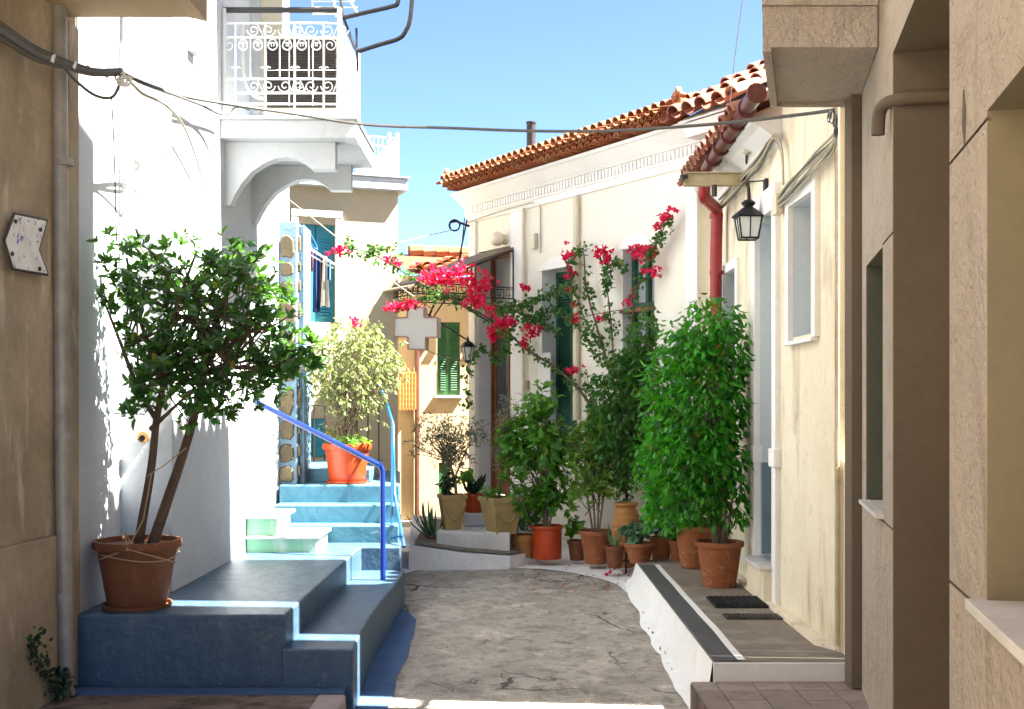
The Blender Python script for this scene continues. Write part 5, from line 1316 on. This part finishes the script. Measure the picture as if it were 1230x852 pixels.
# clay pot with thyme
t, g = plant_root('potted_thyme', 'squat weathered clay pot with a low bushy herb beside the planter', 'potted plant', 630, 668, Y=11.5)
Y = 11.5; pot(t, 629, 669, 0, 15, 27, M['terratan'], Y, .8, .3)
fm = MB(); foliage(fm, [lobe(618, 630, Y, 26, 10, .18), lobe(640, 625, Y, 20, 16, .15)], 190, 5, .045, .012, rng, 'rosette', None, .1, False); fm.build('foliage', M['lf_boug'], t)
# --- large shrub in red pot
t, g = plant_root('potted_shrub', 'tall leafy green shrub in a bright red pot in front of the green shutter', 'potted plant', 657, 671, Y=11.4)
Y = 11.4; pot(t, 657, 671, 0, 20, 40, M['redpot'], Y, .88, .10)
lobes = [lobe(640, 525, Y, 40, 38, .27), lobe(650, 485, Y, 22, 24, .18), lobe(620, 560, Y, 24, 26, .2), lobe(668, 545, Y, 18, 30, .18), lobe(650, 600, Y, 46, 24, .24), lobe(612, 530, Y, 16, 24, .14), lobe(665, 580, Y-.05, 24, 34, .16)]
fm = MB(); tips = foliage(fm, lobes, 560, 6, .080, .036, rng, 'rosette', None, .2)
foliage(fm, [lobe(655, 540, Y-.22, 14, 24, .06)], 9, 5, .15, .055, rng, 'droop')
mb = MB()
for a, b in ((650, 630), (655, 645), (660, 668), (664, 655), (648, 618)): mb.tube(smooth_path([P(a*.3+657*.7, 640, Y), P(a, 590, Y), P(b, 530, Y)], 4), [.012-.0008*i for i in range(9)], 6)
branches(mb, lambda q: P(q.uniform(645, 665), q.uniform(560, 620), Y), tips, rb_, 50, .006, .002)
mb.build('stems', M['barkgrey'], t, smooth='all'); fm.build('foliage', M['lf_mid'], t)
# small brown pot
t, g = plant_root('potted_plant', 'small brown pot with a few broad leaves between the red and the fluted pot', 'potted plant', 693, 672, Y=11.5)
Y = 11.5; pot(t, 693, 673, 0, 12, 24, M['terrabrown'], Y, .7, .2)
fm = MB(); foliage(fm, [lobe(690, 638, Y, 12, 14, .1)], 16, 4, .09, .05, rng, 'rosette'); fm.build('foliage', M['lf_mid'], t)
# fluted terracotta pot with light shrub
t, g = plant_root('potted_shrub', 'light green airy shrub in a fluted terracotta pot left of the striped jar', 'potted plant', 715, 677, Y=11.15)
Y = 11.15; pot(t, 716, 677, 0, 21, 40, M['terra'], Y, .62, .14, flute=.02)
lobes = [lobe(700, 545, Y, 26, 40, .2), lobe(720, 520, Y, 24, 30, .2), lobe(728, 570, Y, 22, 34, .18), lobe(695, 590, Y, 20, 20, .15)]
fm = MB(); tips = foliage(fm, lobes, 360, 5, .078, .032, rng, 'rosette', None, .2)
mb = MB()
for a, b in ((704, 690), (712, 705), (720, 722), (726, 735)): mb.tube(smooth_path([P(a*.3+716*.7, 642, Y), P(a, 590, Y), P(b, 535, Y)], 4), [.012-.0008*i for i in range(9)], 6)
branches(mb, lambda q: P(q.uniform(702, 728), q.uniform(560, 620), Y), tips, rb_, 40, .006, .002)
mb.build('stems', M['barkgrey'], t, smooth='all'); fm.build('foliage', M['lf_light'], t)
# small pot at the jar foot
t, g = plant_root('potted_plant', 'small dark clay pot with thin arching blades in front of the striped jar', 'potted plant', 738, 682, Y=10.75)
Y = 10.72; pot(t, 738, 682, 0, 12, 26, M['terrabrown'], Y, .72, .18)
mb = MB(); base = P(738, 657, Y)
for k in range(14):
    a = rng.uniform(0, 6.28); d = Vector((math.cos(a)*.8, math.sin(a)*.8, .7)).normalized(); mb.leaf(base, d, d.cross(Zv).normalized(), rng.uniform(.14, .24), .014, .5, .2)
mb.build('leaves', M['lf_succ'], t)
# striped tall jar on an iron stand
t = thing('clay_jar', 'tall ribbed tan clay jar standing on a small iron tripod among the pots', 'jar', tuple(P(750, 690, 10.95)))
Y = 10.98; c = P(752, 682, Y); s = Y/F; hh = 74*s; mb = MB(); pf = []
for i in range(61):
    f = i/60; r_ = (.42+.58*math.sin(PI*(.02+.86*f**.85))**.9)*18*s
    pf.append((r_*(1+.025*math.cos(f*62)), f*hh))
pf[0] = (.05, 0); pf += [(pf[-1][0]*1.25, hh+.01), (pf[-1][0]*1.25, hh+.03), (pf[-1][0]*.8, hh+.03), (pf[-1][0]*.8, hh-.05)]
mb.lathe(pf, c, 32); mb.build('body', M['terratan'], t, smooth='all')
mb = MB()
for k in range(3):
    a = k*2.1+.4; mb.tube([c+Vector((.13*math.cos(a), .13*math.sin(a), -.05)), c+Vector((.12*math.cos(a), .12*math.sin(a), .16))], .010, 6)
mb.tube([c+Vector((.13*math.cos(a), .13*math.sin(a), .08)) for a in [2*PI*i/20 for i in range(21)]], .009, 6); mb.build('stand', M['ironbrown'], t)
# low bowl of succulents, two shadowed pots, taller fluted pot
t, g = plant_root('potted_succulent', 'low terracotta bowl with broad jade leaves at the corner of the raised pavement', 'potted plant', 768, 676, Y=10.55)
Y = 10.55; pot(t, 768, 676, 0, 19, 24, M['terra'], Y, .62, .22)
fm = MB(); foliage(fm, [lobe(766, 638, Y, 18, 14, .14)], 40, 5, .07, .045, rng, 'rosette'); fm.build('foliage', M['lf_succ'], t)
mb = MB(); branches(mb, P(768, 656, Y), [P(755, 636, Y), P(768, 630, Y), P(778, 638, Y)], rb_, 3, .012, .006); mb.build('stems', M['bark'], t)
for px, py, rp, hp, Yq, lb in ((794, 673, 14, 28, 10.75, 'plain terracotta pot half hidden under the ficus, right of the succulent bowl'), (813, 673, 10, 24, 10.6, 'narrow terracotta pot in the shade just left of the tall fluted pot')):
    t, g = plant_root('terracotta_pot', lb, 'pot', px, py, Y=Yq, group='terracotta pots under the ficus')
    pot(t, px, py, 0, rp, hp, M['terra'], Yq, .72, .2)
    fm = MB(); foliage(fm, [lobe(px, py-hp-8, Yq, rp, 12, .12)], 26, 5, .07, .035, rng, 'rosette'); fm.build('foliage', M['lf_boug'], t)
t, g = plant_root('terracotta_pot', 'tall fluted terracotta pot behind the ficus pot on the raised pavement', 'pot', 834, 681, Y=10.15, group='terracotta pots under the ficus')
Y = 10.12; pot(t, 834, 681, 0, 25, 50, M['terra'], Y, .64, .12, flute=.02)
fm = MB(); foliage(fm, [lobe(822, 622, Y, 30, 20, .15)], 90, 5, .075, .032, rng, 'droop', lambda p: p.x < 1.82); fm.build('foliage', M['lf_ficus'], t)
# --- big ficus
t, g = plant_root('potted_ficus', 'large bright green drooping ficus in a plain terracotta pot by the grey doorway', 'potted tree', 864, 704, .162)
Y = g.y; c, r, h = pot(t, 864, 704, 0, 29.5, 54, M['terra'], Y, .66, .12)
lobes = [lobe(850, 400, Y, 40, 44, .3), lobe(875, 420, Y, 30, 60, .28), lobe(825, 430, Y, 30, 40, .28), lobe(845, 480, Y, 56, 60, .42), lobe(830, 540, Y, 58, 60, .42), lobe(865, 555, Y, 42, 56, .34), lobe(815, 590, Y, 44, 42, .34), lobe(872, 605, Y, 34, 36, .26), lobe(798, 470, Y+.2, 32, 60, .22), lobe(790, 550, Y+.2, 30, 60, .25), lobe(796, 610, Y+.1, 28, 34, .2), lobe(808, 410, Y+.1, 18, 30, .15), lobe(880, 480, Y, 26, 60, .25)]
keep = lambda p: p.x < 1.82 and p.z > .62
fm = MB(); tips = foliage(fm, lobes, 1950, 4, .076, .030, rng, 'droop', keep, .28, jit=.45)
mb = MB()
for a, b, yy in ((852, 835, 560), (858, 850, 520), (864, 862, 500), (870, 876, 540), (876, 885, 580), (860, 820, 580)):
    mb.tube(smooth_path([P(a*.4+864*.6, 658, Y), P(a, 625, Y+rng.uniform(-.04, .04)), P((a+b)/2, 590, Y), P(b, yy, Y)], 4), [.017-.0008*i for i in range(13)], 7)
branches(mb, lambda q: P(q.uniform(835, 880), q.uniform(500, 600), Y), tips, rb_, 90, .008, .002)
mb.build('trunk', M['barkgrey'], t, smooth='all'); fm.build('crown', M['lf_ficus'], t)

# --- bougainvillea
def vine_leaves(fm, path, n, L, rng, spread=.07):
    for k in range(n):
        i = rng.randrange(len(path)-1); p = path[i].lerp(path[i+1], rng.random())+rv(rng)*spread*rng.random()
        for q in range(3):
            d = (rv(rng)+Vector((0, -.3, -.25))).normalized(); fm.leaf(p+rv(rng)*.03, d, side_of(d, rng), L*rng.uniform(.7, 1.2), L*.62, .2, .1)
def flowers(pm, c, r, n, rng):
    for k in range(n):
        p = c+Vector((rng.gauss(0, r.x*.5), rng.gauss(0, r.y*.5), rng.gauss(0, r.z*.5)))
        ax = (rv(rng)+Vector((0, -.4, .2))).normalized(); u = ax.orthogonal().normalized(); w = ax.cross(u)
        for j in range(3):
            a = j*2.094+rng.random(); rad = u*math.cos(a)+w*math.sin(a); d = (rad*.8+ax*.6).normalized(); pm.leaf(p, d, ax.cross(rad).normalized(), .042, .034, .1, .15, 0, False)
def boug(name, label, root_loc, paths, blooms, bush, nleaf=1.0, extra=None):
    t = thing(name, label, 'climbing plant', root_loc)
    sm = MB(); fm = MB()
    for pts, r0, dens in paths:
        q = smooth_path(pts, 6); sm.tube(q, [r0*(1-.65*i/len(q)) for i in range(len(q))], 6)
        ln = sum((q[i+1]-q[i]).length for i in range(len(q)-1))
        vine_leaves(fm, q, int(ln*dens*nleaf*1.5), .056, rng)
        for k in range(int(ln*7)):
            p = q[rng.randrange(len(q))]; e = p+Vector((rng.uniform(-.10, .10), rng.uniform(-.06, .02), rng.uniform(-.12, .08))); sm.tube([p, p.lerp(e, .5)+Zv*.02, e], .003, 4); vine_leaves(fm, [p, e], 2, .05, rng, .04)
    for c, rx, rz, n in blooms:
        pm = MB(); flowers(pm, c, Vector((rx, min(rx, .08), rz)), int(n*1.3), rng); pm.build('flower_cluster', M['petal'], t)
    if bush:
        tips = foliage(fm, bush, 900, 5, .068, .034, rng, 'droop', lambda p: (p-FC).dot(DN) > .06 and p.x < 1.8, .2)
        branches(sm, bush[0][0]-Zv*.5, tips, rb_, 50, .008, .002)
    sm.build('stems', M['bark'], t, smooth='all'); fm.build('foliage', M['lf_boug'], t)
fp = lambda x, y, d=.16: FP(x, y, d)
boug('bougainvillea', 'tall climbing bougainvillea with magenta tips beside the second window of the corner house', tuple(fp(757, 640)),
    [([fp(757, 640), fp(752, 590), fp(745, 530), fp(738, 470), fp(722, 410), fp(705, 350), fp(700, 300), fp(688, 262+50)], .018, 16),
     ([fp(745, 530), fp(748, 460), fp(757, 400), fp(765, 350), fp(780, 310), fp(790, 290), fp(803, 262)], .015, 22),
     ([fp(738, 470), fp(735, 400), fp(728, 340), fp(722, 312)], .010, 20),
     ([fp(722, 410), fp(705, 390), fp(690, 345), fp(684, 312)], .009, 22),
     ([fp(728, 345), fp(738, 318), fp(745, 318), fp(752, 322)], .008, 50),
     ([fp(748, 460), fp(735, 440), fp(715, 425), fp(700, 400)], .009, 30),
     ([fp(752, 560), fp(725, 520), fp(712, 490), fp(705, 450)], .009, 28)],
    [(fp(771, 302), .10, .07, 30), (fp(784, 302), .05, .05, 8), (fp(783, 327), .08, .03, 14), (fp(803, 258), .06, .06, 14), (fp(797, 265), .03, .03, 5), (fp(789, 272), .06, .03, 10), (fp(725, 303), .10, .07, 24), (fp(731, 312), .06, .05, 12), (fp(683, 310), .07, .08, 18), (fp(686, 328), .06, .06, 12), (fp(684, 347), .05, .05, 8), (fp(691, 384), .05, .06, 9), (fp(723, 382), .05, .035, 9), (fp(752, 363), .03, .03, 5), (fp(760, 354), .03, .03, 5), (fp(688, 368), .03, .03, 4), (fp(690, 445), .08, .03, 14)],
    [lobe(748, 490, 10.9, 42, 70, .25), lobe(770, 450, 10.8, 26, 60, .22), lobe(735, 545, 11.15, 30, 40, .22), lobe(775, 400, 10.75, 16, 40, .14), lobe(765, 540, 10.9, 30, 40, .2)])
V = lambda x, y, Y: P(x, y, Y)
boug('bougainvillea', 'long arching bougainvillea with big magenta clusters over the door canopy and cross sign', tuple(fp(700, 560)),
    [([fp(712, 490), fp(690, 462), fp(665, 440), fp(640, 425), fp(615, 405), V(590, 385, 12.4), V(560, 368, 12.2), V(530, 352, 12.1), V(505, 340, 12.0), V(470, 318, 12.0), V(440, 303, 12.0), V(412, 298, 12.0)], .016, 13),
     ([fp(670, 400), fp(650, 388), fp(625, 376), V(600, 368, 12.5), V(570, 360, 12.3), V(545, 358, 12.2)], .010, 24),
     ([fp(690, 345), fp(665, 350), fp(640, 362), fp(615, 368), V(595, 368, 12.5)], .008, 24),
     ([V(600, 372, 12.5), V(612, 400, 12.5), V(600, 430, 12.5), V(575, 420, 12.5), V(562, 450, 12.6), V(562, 490, 12.7)], .009, 30),
     ([fp(690, 390), fp(665, 375), fp(640, 380), fp(615, 392)], .008, 26),
     ([V(470, 372, 12.0), V(500, 362, 12.0), V(530, 358, 12.1)], .006, 26),
     ([V(440, 303, 12.0), V(455, 298, 12.0), V(478, 302, 12.0)], .006, 40)],
    [(V(540, 332, 11.9), .26, .12, 84), (V(575, 340, 11.95), .17, .14, 64), (V(572, 360, 11.95), .14, .10, 34), (V(520, 336, 11.9), .12, .05, 30), (V(488, 367, 11.9), .16, .04, 40), (V(470, 371, 11.9), .07, .03, 12), (V(410, 300, 11.9), .09, .05, 22), (V(466, 312, 11.9), .05, .03, 8), (V(475, 314, 11.9), .04, .03, 5), (V(588, 372, 12.0), .05, .05, 10), (V(607, 388, 12.3), .14, .06, 46), (V(590, 405, 12.3), .06, .08, 18), (V(640, 398, 12.6), .09, .06, 26), (V(628, 412, 12.6), .05, .05, 12), (fp(632, 346), .05, .04, 9), (V(430, 386, 10.2), .05, .03, 7)], None)
# weeds on the brown house plinth
t = thing('wall_weed', 'small dark weed climbing the foot of the brown wall', 'weed', (-2.45, 6.0, 0))
fm = MB(); pl = [BW(60, 830, .05), BW(48, 800, .05), BW(40, 775, .05), BW(44, 765, .05)]
vine_leaves(fm, pl, 40, .035, rng, .07); foliage(fm, [(BW(72, 825, .06), .09, .09, .09)], 26, 4, .05, .02, rng, 'rosette', lambda p: p.z > 0); fm.build('leaves', M['lf_dark'], t)
mb = MB(); mb.tube(pl, .004, 5); mb.build('stem', M['bark'], t)
# fallen petals
mb = MB()
for k in range(46):
    px = rng.uniform(640, 770); p = G(px, rng.uniform(686, 705), 0.03); p.z = zg(p.y)+.03; d = Vector((rng.uniform(-1, 1), rng.uniform(-1, 1), .15)).normalized(); mb.leaf(p, d, d.cross(Zv).normalized(), .03, .022, .1, .1, 0, False)
p = G(732, 688.5, .03)
for k in range(6): d = rv(rng); d.z = abs(d.z); mb.leaf(Vector((p.x, p.y, zg(p.y)+.03)), d, side_of(d, rng), .05, .04, .1, .1, 0, False)
o = mb.build('fallen_petals', M['petal']); tag(o, 'scattered magenta petals fallen on the whitewashed ground by the pots', 'petals'); o['kind'] = 'stuff'

mb = MB(); rd = random.Random(77)
for k in range(110):
    if k < 60: p = G(rd.uniform(610, 770), rd.uniform(678, 700), .02)
    elif k < 85: p = Vector((rd.uniform(1.0, 1.06), rd.uniform(6.9, 10.2), 0))
    else: p = Vector((rd.uniform(-.7, 1.0), rd.uniform(6.6, 10.6), 0))
    p.z = zg(p.y)+.024; d = Vector((rd.uniform(-1, 1), rd.uniform(-1, 1), rd.uniform(0, .3))).normalized()
    mb.leaf(p, d, d.cross(Zv).normalized(), rd.uniform(.025, .05), rd.uniform(.012, .022), .2, .2, 0, False)
o = mb.build('fallen_leaves', M['dryleaf']); tag(o, 'dry brown leaves scattered on the lane and along the foot of the pots', 'leaves'); o['kind'] = 'stuff'
# ------------------------------------------------------------------ light, sky, camera
ELEV = math.radians(54)
sd = Vector((math.cos(ELEV)*math.cos(AZ), -math.cos(ELEV)*math.sin(AZ), math.sin(ELEV)))
sun = bpy.data.lights.new('sun', 'SUN'); sun.energy = 5.0; sun.angle = math.radians(.5); sun.color = (1, .96, .89)
so = bpy.data.objects.new('sun', sun); so.rotation_euler = sd.to_track_quat('Z', 'Y').to_euler(); so.location = (6, 0, 12); COL.objects.link(so)
w = bpy.data.worlds.new('World'); scene.world = w; w.use_nodes = True
nt = w.node_tree; bg = nt.nodes['Background']
sk = nt.nodes.new('ShaderNodeTexSky'); sk.sky_type = 'NISHITA'; sk.sun_disc = False
sk.sun_elevation = ELEV; sk.sun_rotation = math.radians(90+4); sk.altitude = 50; sk.air_density = .47; sk.dust_density = .3; sk.ozone_density = 4.0
nt.links.new(sk.outputs[0], bg.inputs[0]); bg.inputs[1].default_value = .05
cd = bpy.data.cameras.new('camera'); cam = bpy.data.objects.new('camera', cd); COL.objects.link(cam)
cam.location = (0, 0, CH); cam.rotation_euler = (PI/2, 0, 0)
cd.sensor_width = 36; cd.lens = F/1230*36; cd.shift_y = 57/1230; cd.clip_start = .05; cd.clip_end = 2000
scene.camera = cam
scene.view_settings.view_transform = 'Standard'; scene.view_settings.look = 'None'
scene.view_settings.exposure = 3.35; scene.view_settings.gamma = 1.0
scene.render.resolution_x = 1024; scene.render.resolution_y = 709
scene.cycles.max_bounces = 12; scene.cycles.diffuse_bounces = 8; scene.cycles.transmission_bounces = 8
